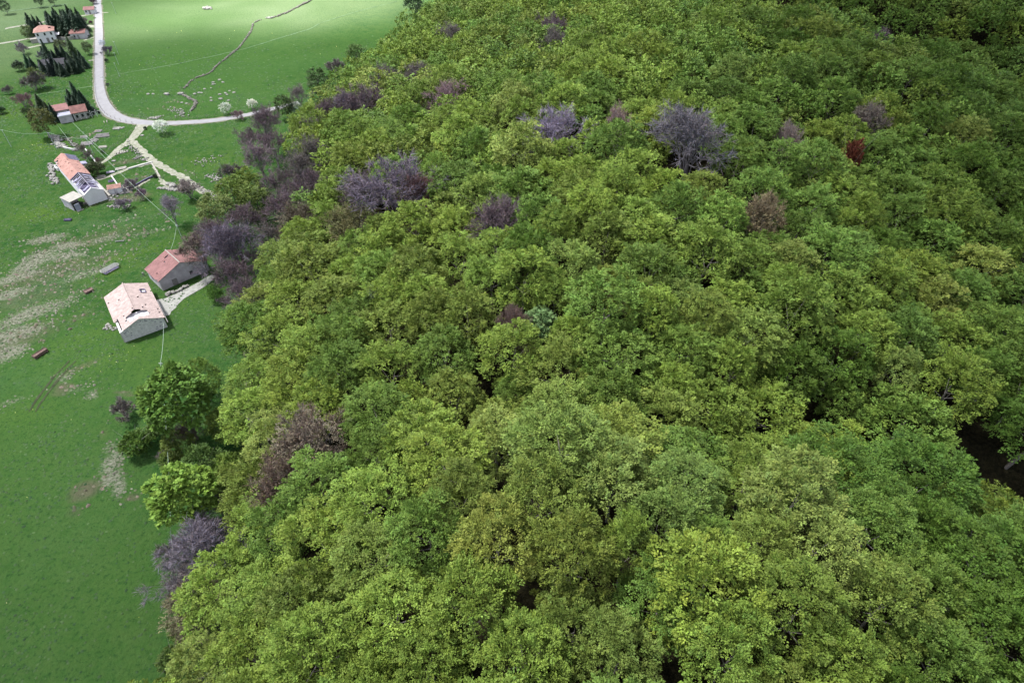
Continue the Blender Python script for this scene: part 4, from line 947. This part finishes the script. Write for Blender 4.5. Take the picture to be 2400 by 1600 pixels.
# ------------------------------------------------------------------ spruces and garden trees
SP = (.022,.045,.026)
def row(items, label, group, kind='spruce', col=SP, f=.45):
    for i, (px, py, hpx, *rest) in enumerate(items):
        h0 = NOMH[kind][0]; sc = 1.0
        x, y = W(px, py, 0); g = g1(x, y); s = proj(x, y, g)[2]
        top = proj(x, y, g+10); base = proj(x, y, g); sc = hpx/(math.dist(top[:2], base[:2])/10)/h0
        c = rest[0] if rest else col
        lab = rest[1] if len(rest) > 1 else label
        k_ = 1.35*r.uniform(.85, 1.25); sc *= r.uniform(.85, 1.15); tree(kind, x, y, sc*k_, jit(c, r, .12), lab, group, zs=1.12/k_*1.05)
back = [(px, 74+(i % 3)*5+(px-120)*-.06, 46+(i*7 % 5)*2) for i, px in enumerate(range(124, 208, 6))]
ORDN = ['first','second','third','fourth','fifth','sixth','seventh','eighth','ninth','tenth','eleventh','twelfth','thirteenth','fourteenth','fifteenth']
row([(a, b_, c, SP, f'dark spruce, {ORDN[i]} from the left in the screen behind the garden wall') for i, (a, b_, c) in enumerate(back)], '', 'spruces of the dark screen')
front2 = [(px, 84+(i % 2)*2, 42+(i*5 % 4)*3) for i, px in enumerate(range(128, 206, 9))]
row([(a, b_, c, SP, f'lower dark spruce, {ORDN[i]} from the left just behind the garden wall') for i, (a, b_, c) in enumerate(front2)], '', 'spruces of the dark screen')
row([(84,84,46,SP,'leftmost of three slim spruces left of the white villa'),(94,80,42,SP,'middle one of three slim spruces left of the white villa'),(103,78,40,SP,'rightmost of three slim spruces, directly behind the white villa'),(88,92,40,SP,'spruce standing in front of the three slim ones at the villa corner')], '', 'spruces at the villa')
row([(108,272,48,(.03,.05,.02),'left spruce beside the end of the long low house'),(121,276,42,(.035,.055,.02),'spruce left of the red roof of the long low house'),(134,284,40,SP,'dark spruce before the left corner of the long low house'),
     (168,258,34,SP,'small spruce left in the clump over the long low house'),(180,262,52,SP,'tall leaning spruce in the clump over the long low house'),(196,262,62,SP,'tallest spruce in the clump beside the road bend'),(207,262,46,SP,'rightmost spruce overhanging the road bend'),(174,268,40,SP,'spruce hiding the middle of the red roof of the long house'),(202,268,50,SP,'second tall spruce beside the road bend'),(188,266,44,SP,'front spruce in the clump beside the road bend')], '', 'spruces at the long low house')
row([(112,146,42,SP,'slim spruce at the left of the evergreen grove'),(122,150,50,SP,'tall spruce left of centre in the evergreen grove'),(148,152,52,(.012,.022,.018),'blackish spruce at the centre of the evergreen grove'),(136,154,40,(.015,.028,.02),'lower spruce at the centre of the evergreen grove'),(160,150,36,SP,'spruce right of centre in the evergreen grove'),
     (179,140,44,(.045,.075,.028),'green fir standing above the right of the grove'),(172,160,34,SP,'dark spruce at the lower right of the grove'),(186,158,34,SP,'dark spruce nearest the road in the grove'),(197,154,34,SP,'last dark spruce of the grove towards the road'),(70,158,34,(.02,.06,.03),'bluish spruce at the left tip of the grove'),(80,160,30,SP,'short spruce at the lower left of the grove'),(108,176,34,SP,'dark spruce at the front left before the grove house'),(124,177,38,(.02,.035,.03),'dark spruce hiding the middle of the grove house'),(143,176,34,SP,'small spruce at the front right of the grove house'),(165,172,30,SP,'bushy spruce at the lower edge of the grove'),(100,166,30,SP,'spruce at the left corner of the grove house'),(134,172,40,(.018,.032,.026),'blackish spruce in front of the grove house'),(152,178,30,SP,'short spruce before the right corner of the grove house'),(178,172,34,SP,'dense spruce at the lower right edge of the grove'),(190,168,32,SP,'bushy spruce before the right end of the grove'),(203,160,28,SP,'short dark spruce beside the roadside verge of the grove')], '', 'evergreens of the grove')
GD = [('young',40,14,24,(.05,.085,.04),'single round tree in the top left field beside the far track'),]
def lone(kind, px, py, wpx, col, label, group=None):
    h, rad = NOMH[kind]; sc = .5
    for _ in range(5):
        x, y, g = place_px(px, py, h*sc, .5); s = proj(x, y, g+h*sc*.5)[2]; sc = .4*sc+.6*(wpx/s)/(2*rad)
    tree(kind, x, y, sc, col, label, group)
for a in [('young',11,17,24,(.045,.075,.035),'round tree leftmost in the far top left field'),('young',91,4,20,(.045,.075,.035),'round tree in the far field at the top edge'),('young',122,0,20,(.045,.07,.035),'tree cut by the top edge in the far field'),
   ('shrub',218,2,16,(.09,.04,.08),'purple bush at the roadside on the top edge'),('shrub',211,20,10,GREYB,'greyish bush behind the tiny roadside store'),
   ('young',64,78,26,(.10,.14,.05),'pale green tree left of the villa beside the track'),('scrub',50,115,30,(.2,.18,.19),'pale bare bush on the lawn below the villa drive'),('shrub',42,155,26,(.04,.06,.035),'grey-green bush in the left pasture'),
   ('scrub',75,192,46,GREYB,'broad bare brown bush below the grove'),('young',86,184,36,(.065,.09,.022),'olive bushy tree below the grove, right of the bare bush'),('scrub',16,211,22,GREYB,'small bare bush at the left border of the pasture'),
   ('scrub',52,235,38,(.18,.12,.12),'reddish bare bush with fallen boughs in the left pasture'),('shrub',62,262,22,(.05,.08,.03),'little green bush below the reddish bare bush'),('shrub',0,258,20,(.025,.06,.02),'dark bush cut by the left border'),
   ('young',100,290,54,(.075,.085,.022),'big olive-brown tree left of the long low house'),('blossom',240,103,16,(.40,.44,.50),'blue-white flowering bush at the road edge'),('scrub',252,118,24,(.13,.12,.14),'dark grey bush at the right road verge'),
   ('shrub',249,142,9,(.03,.045,.03),'tiny dark shrub at the right verge of the road'),('scrub',252,198,8,(.08,.08,.1),'tiny grey shrub on the right verge above the bend'),('blossom',377,298,34,(.50,.56,.47),'white flowering tree just below the road junction'),
   ('blossom',529,255,28,(.44,.48,.41),'rounded white flowering tree left on the lane verge'),('blossom',591,245,24,(.50,.52,.44),'pointed white flowering tree right on the lane verge'),('scrub',556,270,26,(.20,.14,.15),'reddish bare bush on the lane verge'),
   ('young',140,108,24,(.075,.095,.04),'hazy olive tree on the lawn between villa and grove'),('scrub',155,105,20,(.15,.14,.14),'thin bare tree on the lawn above the grove'),('young',204,113,22,(.06,.085,.035),'small green tree near the road above the grove'),
   ('scrub',95,130,22,(.14,.14,.16),'grey bare bush at the upper left of the grove'),('scrub',195,48,18,(.20,.19,.17),'hazy bare tree at the right of the spruce screen'),('shrub',212,53,9,(.09,.03,.06),'small crimson bush by the driveway'),
   ('scrub',192,352,26,(.17,.16,.13),'brown bare bush behind the ruined farmhouse'),('scrub',205,365,26,(.16,.15,.13),'grey-brown bush right behind the ruined farmhouse'),('shrub',222,395,38,(.045,.060,.024),'low dark green bush at the right wall of the ruin'),
   ('scrub',232,378,20,(.12,.08,.08),'dark bare bush at the end of the left dirt track'),('scrub',308,430,30,(.17,.14,.16),'bare mauve bush right of the little orange hut'),('shrub',118,282,14,(.03,.045,.02),'dark shrub at the foot of the olive-brown tree'),
   ('scrub',330,456,30,(.19,.14,.18),'flat bare purple scrub below the garden strip'),('scrub',290,478,34,(.20,.17,.21),'pale lilac scrub spilling onto the meadow'),('shrub',1003-640,412,10,(.03,.05,.02),'tiny dark shrub in the garden strip'),
   ('shrub',240,355,9,(.05,.07,.03),'tiny bush inside the stony yard'),('shrub',340,300,8,(.02,.05,.03),'tiny dark shrub at the road fork')]:
    lone(*a)

# ------------------------------------------------------------------ boulders, stone rows and heaps
def rock_mesh(seed, flat=.6):
    import bmesh; rr = np.random.default_rng(seed)
    bm = bmesh.new(); bmesh.ops.create_icosphere(bm, subdivisions=1, radius=.5)
    for v in bm.verts: v.co = Vector((v.co.x*rr.uniform(.75, 1.25), v.co.y*rr.uniform(.75, 1.25), v.co.z*flat*rr.uniform(.8, 1.3)))
    me = bpy.data.meshes.new('boulder'); bm.to_mesh(me); bm.free(); me.materials.append(M_ROCK); return me
ROCKS = [rock_mesh(s) for s in range(6)]
BL = [(347,220.5,1.1),(359,220.5,1.0),(391,221,2.1),(424,220,2.0),(457,221.5,1.2),(467,219,1.2),(473,219,.9),(480,210,1.0),(495,207.5,.8),(500,194,1.1),(499.5,199,1.0),(504,198,.7),(515,188,1.1),(523,194.5,1.1),(516,223,1.2),(529,220,1.1),(533,224,1.0),(538,215,.9),(549,219,1.1),(495,231,.9),(496,238,1.1),(518,234,1.4),(536,237,1.0),(426,241,1.0),(437,243,.9),(424,257,.9)]
used_l = []
for i, (px, py, d) in enumerate(BL):
    x, y = W(px, py); side = 'left' if px < 400 else ('middle' if px < 485 else 'right')
    near = [q for q in BL if q is not (px, py, d)]
    left = sum(1 for q in BL if q[0] < px); srt = sorted(BL); left = srt.index((px, py, d)); rt = len(BL)-1-left; lab = f'pale pasture boulder above the lane, {ORDN[left] if left < 13 else ORDN[rt]} counted from the {"left" if left < 13 else "right"}'
    o = link('boulder', ROCKS[i % 6], None, None, (x, y, g1(x, y)+.12*d)); o.scale = (d*1.35, d, d); o.rotation_euler = (0, 0, r.uniform(-.6, .6)); tag(o, lab, 'boulder', 'boulders in the far pasture')
def rubble(name, label, cat, px, n, spread, smin, smax, m, seed=0, kind_top=False):
    rr = np.random.default_rng(seed); p, _ = dense(px, .5) if len(px) > 1 else (np.array([W(*px[0])]), None)
    bv = np.array([(-.5,-.5,0),(.5,-.5,0),(.5,.5,0),(-.5,.5,0),(-.38,-.38,.7),(.35,-.4,.62),(.38,.36,.72),(-.36,.4,.6)], float); bf = np.array([(3,2,1,0),(4,5,6,7),(0,1,5,4),(1,2,6,5),(2,3,7,6),(3,0,4,7)])
    c = p[rr.integers(0, len(p), n)]+rr.normal(0, spread, (n, 2)); z = ground(c[:,0], c[:,1]); VV = []; FF = []
    for i in range(n):
        s = rr.uniform(smin, smax); a = rr.uniform(0, 6.28); ca, sa = math.cos(a), math.sin(a); v = bv*np.array([s*rr.uniform(.8, 1.6), s, s])+rr.normal(0, .05*s, bv.shape)
        VV.append(np.stack([v[:,0]*ca-v[:,1]*sa+c[i,0], v[:,0]*sa+v[:,1]*ca+c[i,1], v[:,2]+z[i]-.03+rr.uniform(0, .12)], 1)-np.array([p[0][0], p[0][1], 0])); FF.append(bf+8*i)
    e = empty(name, (p[0][0], p[0][1], 0), 0, label, cat); o = link('stones', quick_mesh('stones', np.concatenate(VV), np.concatenate(FF)), m, e); o['kind'] = 'stuff'; return e
M_DSTONE = mat('dark_stone', (.13,.12,.11), scale=1.5, vary=.6, col2=(.06,.065,.05))
rubble('dry_stone_wall', 'tumbled dry stone wall winding up the big pasture', 'wall', [(430,208),(437,203),(447,191),(462,182),(480,177),(495,170),(508,155),(525,142),(545,125),(560,112),(575,93),(588,73),(594,57),(604,50),(612,47)], 620, .22, .18, .52, M_DSTONE, 1)
rubble('dry_stone_wall', 'fainter stone row in the sunlit far pasture', 'wall', [(640,42),(668,32),(700,16),(728,2),(745,-10)], 200, .35, .3, .8, M_DSTONE, 2)
rubble('dry_stone_wall', 'short crooked stone row below the boulders', 'wall', [(428,223),(440,228),(446,233),(456,236),(459,244),(455,252),(450,258)], 160, .25, .25, .7, M_DSTONE, 3)
rubble('stone_heap', 'pale stone heap in the sunlit far pasture', 'heap', [(482,19),(489,21)], 46, .8, .5, 1.3, M_ROCK, 4)
rubble('stone_heap', 'small pale stone heap beside the upper stone wall', 'heap', [(628,43),(635,43.5)], 26, .5, .4, 1.0, M_ROCK, 5)
rubble('stone_row', 'pale rubble row under the garden strip beside the dirt track', 'wall', [(374,443),(390,444),(408,446),(422,446),(440,448)], 190, .28, .2, .6, M_ROCK, 6)
rubble('stone_heap', 'white stone block heap above the pale rubble row', 'heap', [(405,434),(411,438)], 16, .4, .5, 1.1, M_ROCK, 7)
rubble('stone_heap', 'rubble at the foot of the left wall of the pale barn', 'heap', [(252,765),(262,772)], 34, .35, .2, .5, M_ROCK, 8)
rubble('stone_heap', 'rubble strewn along the left side of the ruined farmhouse', 'heap', [(117,385),(121,398),(124,415),(133,428)], 110, .45, .25, .7, M_ROCK, 9)
rubble('stone_heap', 'grey rubble and slabs around the little orange hut', 'heap', [(262,450),(280,452),(295,443),(305,438)], 190, .75, .2, .7, M_ROCK, 10)
rubble('stone_heap', 'broken stones before the near gable of the ruin', 'heap', [(208,474),(232,469),(252,463),(262,470)], 120, .45, .2, .55, M_ROCK, 11)
rubble('stone_heap', 'stones lining the narrow gap behind the pale barn', 'heap', [(393,694),(405,688),(420,683),(438,672)], 30, .25, .3, .8, M_ROCK, 12)
rubble('stone_heap', 'stony debris strip behind the olive-brown tree', 'heap', [(122,318),(133,328),(140,340),(152,347)], 190, .55, .2, .7, M_ROCK, 13)
rubble('stone_heap', 'grey stones beside the diagonal cable in the yard', 'heap', [(155,325),(168,335),(178,345)], 70, .4, .2, .6, M_DSTONE, 14)
rubble('stone_row', 'loose stones lining the inner edge of the track fork', 'row', [(298,340),(310,348),(325,362),(340,376)], 60, .5, .2, .5, M_ROCK, 15)
rubble('stone_row', 'stones along the dirt track where it enters the wood', 'row', [(425,425),(450,436),(480,450),(505,463)], 130, .7, .2, .6, M_ROCK, 16)
rubble('stone_heap', 'scattered grey stones above the road junction', 'heap', [(352,279),(368,277),(380,273)], 60, .5, .2, .5, M_ROCK, 17)
rubble('stone_heap', 'scatter of stones beneath the crooked stone row', 'heap', [(400,255),(425,265),(432,272)], 60, 1.2, .2, .5, M_ROCK, 18)
rubble('stone_heap', 'pinkish rubble patch inside the track fork', 'heap', [(275,360),(292,357)], 60, .6, .15, .45, M_CREAM, 19)
rubble('stone_heap', 'pale scattered stones on the pasture beside the wood edge', 'heap', [(468,375),(490,380),(505,372)], 50, 1.4, .15, .4, M_ROCK, 20)
rubble('stone_heap', 'second scatter of stones near the wood edge, above the grey shrub', 'heap', [(490,410),(508,420),(520,428)], 60, .9, .2, .5, M_ROCK, 21)
rubble('stone_heap', 'stones between lilac scrub and meadow below the hut', 'heap', [(262,485),(283,488),(300,485)], 40, .5, .2, .55, M_ROCK, 22)
# stacks of planks and slabs in the yard
def stack(px, py, n, L, rz, label, m=M_TIMB, step=.9, w=.35):
    x, y = W(px, py); e = empty('plank_stack', (x, y, g1(x, y)), R(rz), label, 'stack')
    rr = random.Random(int(px*py))
    for k in range(n):
        b = MB(); b.box(-L/2*rr.uniform(.7, 1), L/2*rr.uniform(.7, 1), -w/2, w/2, 0, .28); o = b.build('plank', m, e, (rr.uniform(-.3, .3), (k-(n-1)/2)*step, 0)); o.rotation_euler.z = rr.uniform(-.06, .06)
stack(240, 320, 4, 5.2, 14, 'long grey timber stack in the middle of the yard', step=.85); stack(233, 309, 3, 2.8, 10, 'short timber stack above the long one', step=.7)
stack(274, 303, 3, 2.6, 12, 'pale slab stack in the yard nearest the road junction', M_ROCK, .7, .5); stack(287, 302, 2, 1.6, 8, 'small pale slab pair right of the slab stack', M_ROCK, .7, .5)
stack(197, 322, 3, 2.6, 10, 'grey slab pile at the left of the yard lawn', M_ROCK, .65, .3); stack(205, 338, 5, 4.2, 12, 'wide pile of grey boards beside the yard path', M_TIMB, .6, .35)
stack(241, 346, 3, 3.0, 10, 'mossy board pile at the right of the wide pile', M_CREAM, .6, .35); stack(283, 396, 3, 3.4, 25, 'white beams stacked above the garden path', M_CREAM, .6, .4)
stack(258, 404, 2, 2.4, 20, 'mauve covered pile beside the garden path', M_BEAM, .6, .6); stack(236, 415, 4, 3.0, 20, 'jumbled beams between garden path and ruin', M_CREAM, .5, .25)
stack(267, 378, 1, 1.5, 0, 'single white slab lying inside the track fork', M_ROCK, .5, .7); stack(334, 319, 2, 1.1, 60, 'white crate on the verge right of the fork', M_ROCK, .5, .5)
stack(248, 287, 2, 2.2, -60, 'two pale beams leaning beside the road bend', M_CREAM, .9, .2); stack(303, 332, 1, 1.0, 40, 'pale block at the tip of the track fork', M_ROCK, .5, .6)
stack(262, 425, 3, 2.2, 40, 'dark boards scattered between the path and the orange hut', M_SOOT, .6, .3); stack(300, 450, 4, 2.8, 30, 'loose beams at the right of the orange hut', M_TIMB, .6, .25)
stack(222, 330, 3, 3.4, -30, 'grey beams left of the long timber stack', M_TIMB, .7, .3); stack(178, 352, 3, 2.4, 15, 'weathered boards behind the farmhouse porch', M_TIMB, .6, .3)
stack(320, 372, 2, 2.0, 60, 'two boards lying inside the track fork', M_TIMB, .8, .25)
# fence posts
def fence(label, px, step, h=1.0):
    p, _ = dense(px, .4); d = np.concatenate([[0], np.cumsum(np.hypot(*np.diff(p, axis=0).T))]); n = int(d[-1]/step)
    e = empty('post_and_wire_fence', (p[0][0], p[0][1], 0), 0, label, 'fence'); b0 = MB(); b0.tube((0, 0, -.3), (0, 0, h), .06, k=4)
    me = bpy.data.meshes.new('fence_post'); me.from_pydata([tuple(v) for v in b0.v], [], b0.f); me.materials.append(M_BARK); w = MB(); prev = None
    for i in range(n+1):
        x = np.interp(i*step, d, p[:,0])-p[0][0]; y = np.interp(i*step, d, p[:,1])-p[0][1]; z = g1(x+p[0][0], y+p[0][1]); o = link('post', me, None, e, (x, y, z))
        if prev:
            for hh in (.5, .9): w.tube((prev[0], prev[1], prev[2]+hh), (x, y, z+hh), .012, k=3)
        prev = (x, y, z)
    w.build('wire', M_BARK, e)
fence('thin fence along the left verge of the straight road', [(221.5,20),(222,100),(223,178),(226,222),(232,245),(246,266),(272,281),(318,293)], 3.0)
fence('thin fence along the inner verge of the curving road', [(243,60),(243,140),(244,190),(250,222),(262,247),(285,267),(320,277),(380,281),(459,278),(530,269),(598,256)], 3.0)
fence('thin fence beside the left fork of the dirt track', [(322,298),(303,318),(283,335),(262,352),(240,368)], 2.4)
# feed rack and troughs on the meadow
def rz_px(a, b): A = W(*a); B = W(*b); return math.atan2(B[1]-A[1], B[0]-A[0]), math.dist(A, B)
a_, L_ = rz_px((240,641), (281,619)); x, y = W(259, 632); rk = empty('feed_rack', (x, y, g1(x, y)), a_, 'galvanised slatted feed rack lying on the meadow above the pale barn', 'feed rack')
hw = 1.0; hl = 2.25
for k in range(6):
    yy = -hw+.12+k*(2*hw-.24)/5; ins = .55 if k in (0, 5) else (.2 if k in (1, 4) else 0); b = MB(); b.box(-hl+ins, hl-ins, yy-.07, yy+.07, .72, .80); b.build('slat', M_GALV, rk)
for s in (-1, 1):
    b = MB(); b.tube((s*(hl-.55), -hw, .7), (s*hl, -hw*.3, .7), .07, k=5); b.tube((s*hl, -hw*.3, .7), (s*hl, hw*.3, .7), .07, k=5); b.tube((s*hl, hw*.3, .7), (s*(hl-.55), hw, .7), .07, k=5); b.build('end_rail', M_GALV, rk)
    b = MB(); b.tube((-hl+.5, s*hw, .25), (hl-.5, s*hw, .25), .06, k=5); b.build('lower_rail', M_GALV, rk)
    for t in (-1, 1): b = MB(); b.tube((s*(hl-.6), t*(hw-.05), 0), (s*(hl-.6), t*(hw-.05), .75), .06, k=5); b.build('leg', M_GALV, rk)
b = MB(); b.box(-hl+.4, hl-.4, -hw+.1, hw-.1, .10, .16); b.build('tray', M_SOOT, rk)
def trough(px, py, L, w, h, rz, label, m):
    x, y = W(px, py); e = empty('trough', (x, y, g1(x, y)), rz, label, 'trough'); b = MB()
    b.box(-L/2, L/2, -w/2, -w/2+.06, .12, h); b.box(-L/2, L/2, w/2-.06, w/2, .12, h); b.box(-L/2, -L/2+.06, -w/2+.063, w/2-.063, .12, h); b.box(L/2-.06, L/2, -w/2+.063, w/2-.063, .12, h); b.build('sides', m, e)
    b = MB(); b.box(-L/2+.07, L/2-.07, -w/2+.07, w/2-.07, .10, h-.12); b.build('bed', m, e)
    for s in (-1, 1): b = MB(); b.box(s*(L/2-.25)-.06, s*(L/2-.25)+.06, -w/2+.05, w/2-.05, -.05, .11); b.build('skid', M_SOOT, e)
trough(208.5, 683.5, 1.25, 1.9, .55, R(-38), 'small rusty box trough beside the pale barn', M_RUST)
a_, _ = rz_px((82,842), (113,822)); trough(97, 832, 2.9, 1.0, .75, a_, 'long rusty trough alone at the left of the meadow', M_RUST)
trough(160, 517, 1.9, .8, .5, R(2), 'dark narrow trough below the ruined farmhouse', M_SOOT)
trough(281, 565, 2.2, .35, .25, R(8), 'pale narrow gutter lying in the rough pasture', M_GALV)
b = MB(); b.box(-.12, .12, -.12, .12, -.2, .8); b.box(-.18, .18, -.18, .18, .803, .9); x, y = W(337.5, 646.5); tag(b.build('marker_stone', M_ROCK, None, (x, y, g1(x, y))), 'white marker stone on the grass beside the red roofed barn', 'stone')
# ------------------------------------------------------------------ poles and cables
def pole(px, py, h, label, r0=.09):
    """px, py: foot of the pole"""
    x, y = W(px, py); g = g1(x, y); e = empty('utility_pole', (x, y, g), 0, label, 'pole'); b = MB(); b.tube((0, 0, -.5), (0, 0, h), r0, r0*.75, 7); b.build('shaft', M_POLE, e)
    b = MB(); b.box(-.35, .35, -.05, .05, h-.25, h-.15); b.build('crossarm', M_POLE, e); 
    for s in (-1, 1): b = MB(); b.tube((s*.28, 0, h-.15), (s*.28, 0, h+.02), .04, k=5); b.build('insulator', M_WHITE, e)
    return Vector((x, y, g+h))
def cable(a, b_, sag, label, r0=.035):
    a = Vector(a); b_ = Vector(b_); m = MB(); prev = None; n = 14
    for i in range(n+1):
        t = i/n; p = a.lerp(b_, t)-Vector((0, 0, 4*sag*t*(1-t)))-a
        if prev is not None: m.tube(prev, p, r0, k=4)
        prev = p
    tag(m.build('cable', M_WIRE, None, a), label, 'cable')
pA = pole(432, 571, 5.6, 'pale pole above the red roofed barn where two cables meet')
pB = pole(27, 345, 6.0, 'slim pole at the left border of the meadow'); pC = pole(134, 352, 6.0, 'slim pole between the olive-brown tree and the ruin'); pD = pole(221, 365, 6.0, 'slim pole in the yard behind the ruin')
pE = pole(405, 905, 6.6, 'pole hidden behind the broad green edge tree below the barn')
x, y = W(400, 584, 5.3); roofA = (x, y, 5.3)
lo = [pole(px, py, h, lab, .08) for px, py, h, lab in ((272,33,5.5,'topmost cable glint, built as a thin pole, in the bright pasture beside the road'),(278,128,5.5,'second cable glint from the top, built as a thin pole, in the pasture beside the road'),(278,151,5.0,'third cable glint from the top, built as a thin pole, in the pasture beside the road'),(281,180,5.5,'lowest cable glint, built as a thin pole, in the pasture beside the road'))]  # poles added in place of cable glints beside the road
cable(pA, roofA, .5, 'short drooping cable from the pole to the red roof', .03)
cable(pD, pA, 1.2, 'long pale cable running diagonally over the rough pasture to the pole', .032)
cable(pB, pC, .9, 'pale cable crossing the left meadow above the ruin', .03); cable(pC, pD, .8, 'cable over the yard between two slim poles')
x, y = W(-60, 300, 6); cable((x, y, 6), pB, .4, 'end of the pale cable leaving at the left border')
x, y = W(128, 285, 4); cable((x, y, 4), (*W(174, 343, 3.5), 3.5), .4, 'thin cable slanting from the long low house into the yard')
x, y = W(170, 287, 3); cable((x, y, 3), (*W(262, 372, 3), 3), .6, 'thin cable from the long low house over the yard lawn')
x, y = W(383, 757, 3.0); cable((x, y, 3.0), pE, .5, 'pale cable dropping from the pale barn to the edge tree', .035)
x, y = W(400, 1256, 5); cable((x, y, 5), (*W(417, 1385, 5), 5), .2, 'short pale cable passing before the sprawling lilac tree', .04)
cable(pE, (*W(400, 1256, 5), 5), 1.0, 'cable hidden between the edge trees above the sprawling lilac tree', .03)

# ------------------------------------------------------------------ tufts, rushes, flowers (real relief on the meadow)
def tufts(name, label, n, dens, size, colA, colB, mtl, seed, hgt=(.12,.35), box=(-205,-25,22,330)):
    rr = np.random.default_rng(seed)
    x = rr.uniform(box[0], box[1], n*4); y = box[2]+(box[3]-box[2])*rr.random(n*4)**1.35
    keep = dens(x, y) > rr.random(n*4); x, y = x[keep][:n], y[keep][:n]; k = len(x); z = ground(x, y)
    B = 5; a = (np.arange(B)/B*2*np.pi)[None,:]+rr.uniform(0, 6, (k, 1)); s = (rr.uniform(*size, k)*(1+y/260))[:,None]; rad = s*rr.uniform(.7, 1.2, (k, B))
    ring = np.stack([x[:,None]+rad*np.cos(a), y[:,None]+rad*np.sin(a), np.repeat(z[:,None]-.04, B, 1)], 2)
    h = rr.uniform(*hgt, k)*s[:,0]/np.mean(size); apex = np.stack([x+rr.normal(0, .25, k)*s[:,0], y+rr.normal(0, .25, k)*s[:,0], z+h], 1)[:,None,:]
    V = np.concatenate([ring, apex], 1).reshape(-1, 3); base = np.arange(k)[:,None]*(B+1)
    Fs = np.stack([np.concatenate([base+i, base+(i+1) % B, base+B], 1) for i in range(B)], 1).reshape(-1, 3)
    t = rr.random((k, 1)); c = np.array(colA)*(1-t)+np.array(colB)*t; c = c*(1+rr.normal(0, .12, (k, 1))); col = np.repeat(np.clip(c, 0, 1), B+1, axis=0)
    o = link(name, quick_mesh(name, V, Fs, col), mtl); tag(o, label, name.replace('_', ' '), kind='stuff'); return o
gxi = gx; gyi = gy
def sample(a, x, y):
    i = np.clip(np.searchsorted(gxi, x)-1, 0, len(gxi)-2); j = np.clip(np.searchsorted(gyi, y)-1, 0, len(gyi)-2); return a[j, i]
RDPTS = [np.array(dense(p)[0]) for p in ([(221,-90),(230,30),(232,178),(243,243),(292,281),(383,289),(536,277),(655,252)], [(338,290),(306,330),(258,368),(229,385)], [(306,329),(357,377),(421,412),(488,454)], [(362,380),(306,394),(228,421)])]
def clear(x, y, d=2.6):
    m = np.ones(len(x), bool)
    for p in RDPTS:
        q = p[::2]; m &= (np.hypot(x[:,None]-q[None,:,0], y[:,None]-q[None,:,1]).min(1) > d)
    for e, rad in ((barn, 6.5), (redb, 5.5), (ruin, 6), (h5, 6), (v6, 7)): m &= np.hypot(x-e.location.x, y-e.location.y) > rad
    return m & (edge_dist(x, y) < -.5)
tufts('meadow_grass', 'dark green tufts standing all over the meadow', 26000, lambda x, y: clear(x, y)*(.25+.65*(np.sin(x*.13+2*np.sin(y*.05))*np.sin(y*.11+1.7*np.sin(x*.07)) > .05))*sstep(330, 200, y), (.12,.30), (.016,.050,.014), (.046,.088,.024), M_LEAF, 1, (.05,.17))
tufts('dry_rushes', 'straw coloured rushes matted in the pale patches of the pasture', 20000, lambda x, y: clear(x, y)*np.clip(sample(att['dry'], x, y)*1.2-.12, 0, 1), (.12,.26), (.18,.175,.145), (.075,.09,.05), M_LEAF, 2, (.10,.32))
tufts('weeds', 'brownish weeds on the bare and trampled ground', 12000, lambda x, y: clear(x, y)*np.clip(sample(att['brown'], x, y)*1.2-.2, 0, 1), (.15,.4), (.14,.11,.09), (.05,.08,.03), M_LEAF, 3, (.10,.35))
tufts('meadow_flowers', 'yellow flowers sprinkled over the left meadow', 4200, lambda x, y: clear(x, y)*(np.clip(sample(att['yel'], x, y)-.35, 0, 1)+.015), (.04,.08), (.38,.38,.05), (.4,.42,.22), M_LEAF, 4, (.10,.16))
tufts('brambles', 'dark undergrowth along the foot of the wood edge', 5000, lambda x, y: (edge_dist(x, y) > -3.2)*(edge_dist(x, y) < 4)*1.0, (.35,.85), (.030,.075,.018), (.09,.10,.045), M_LEAF, 5, (.3,.9), box=(-100,20,22,380))
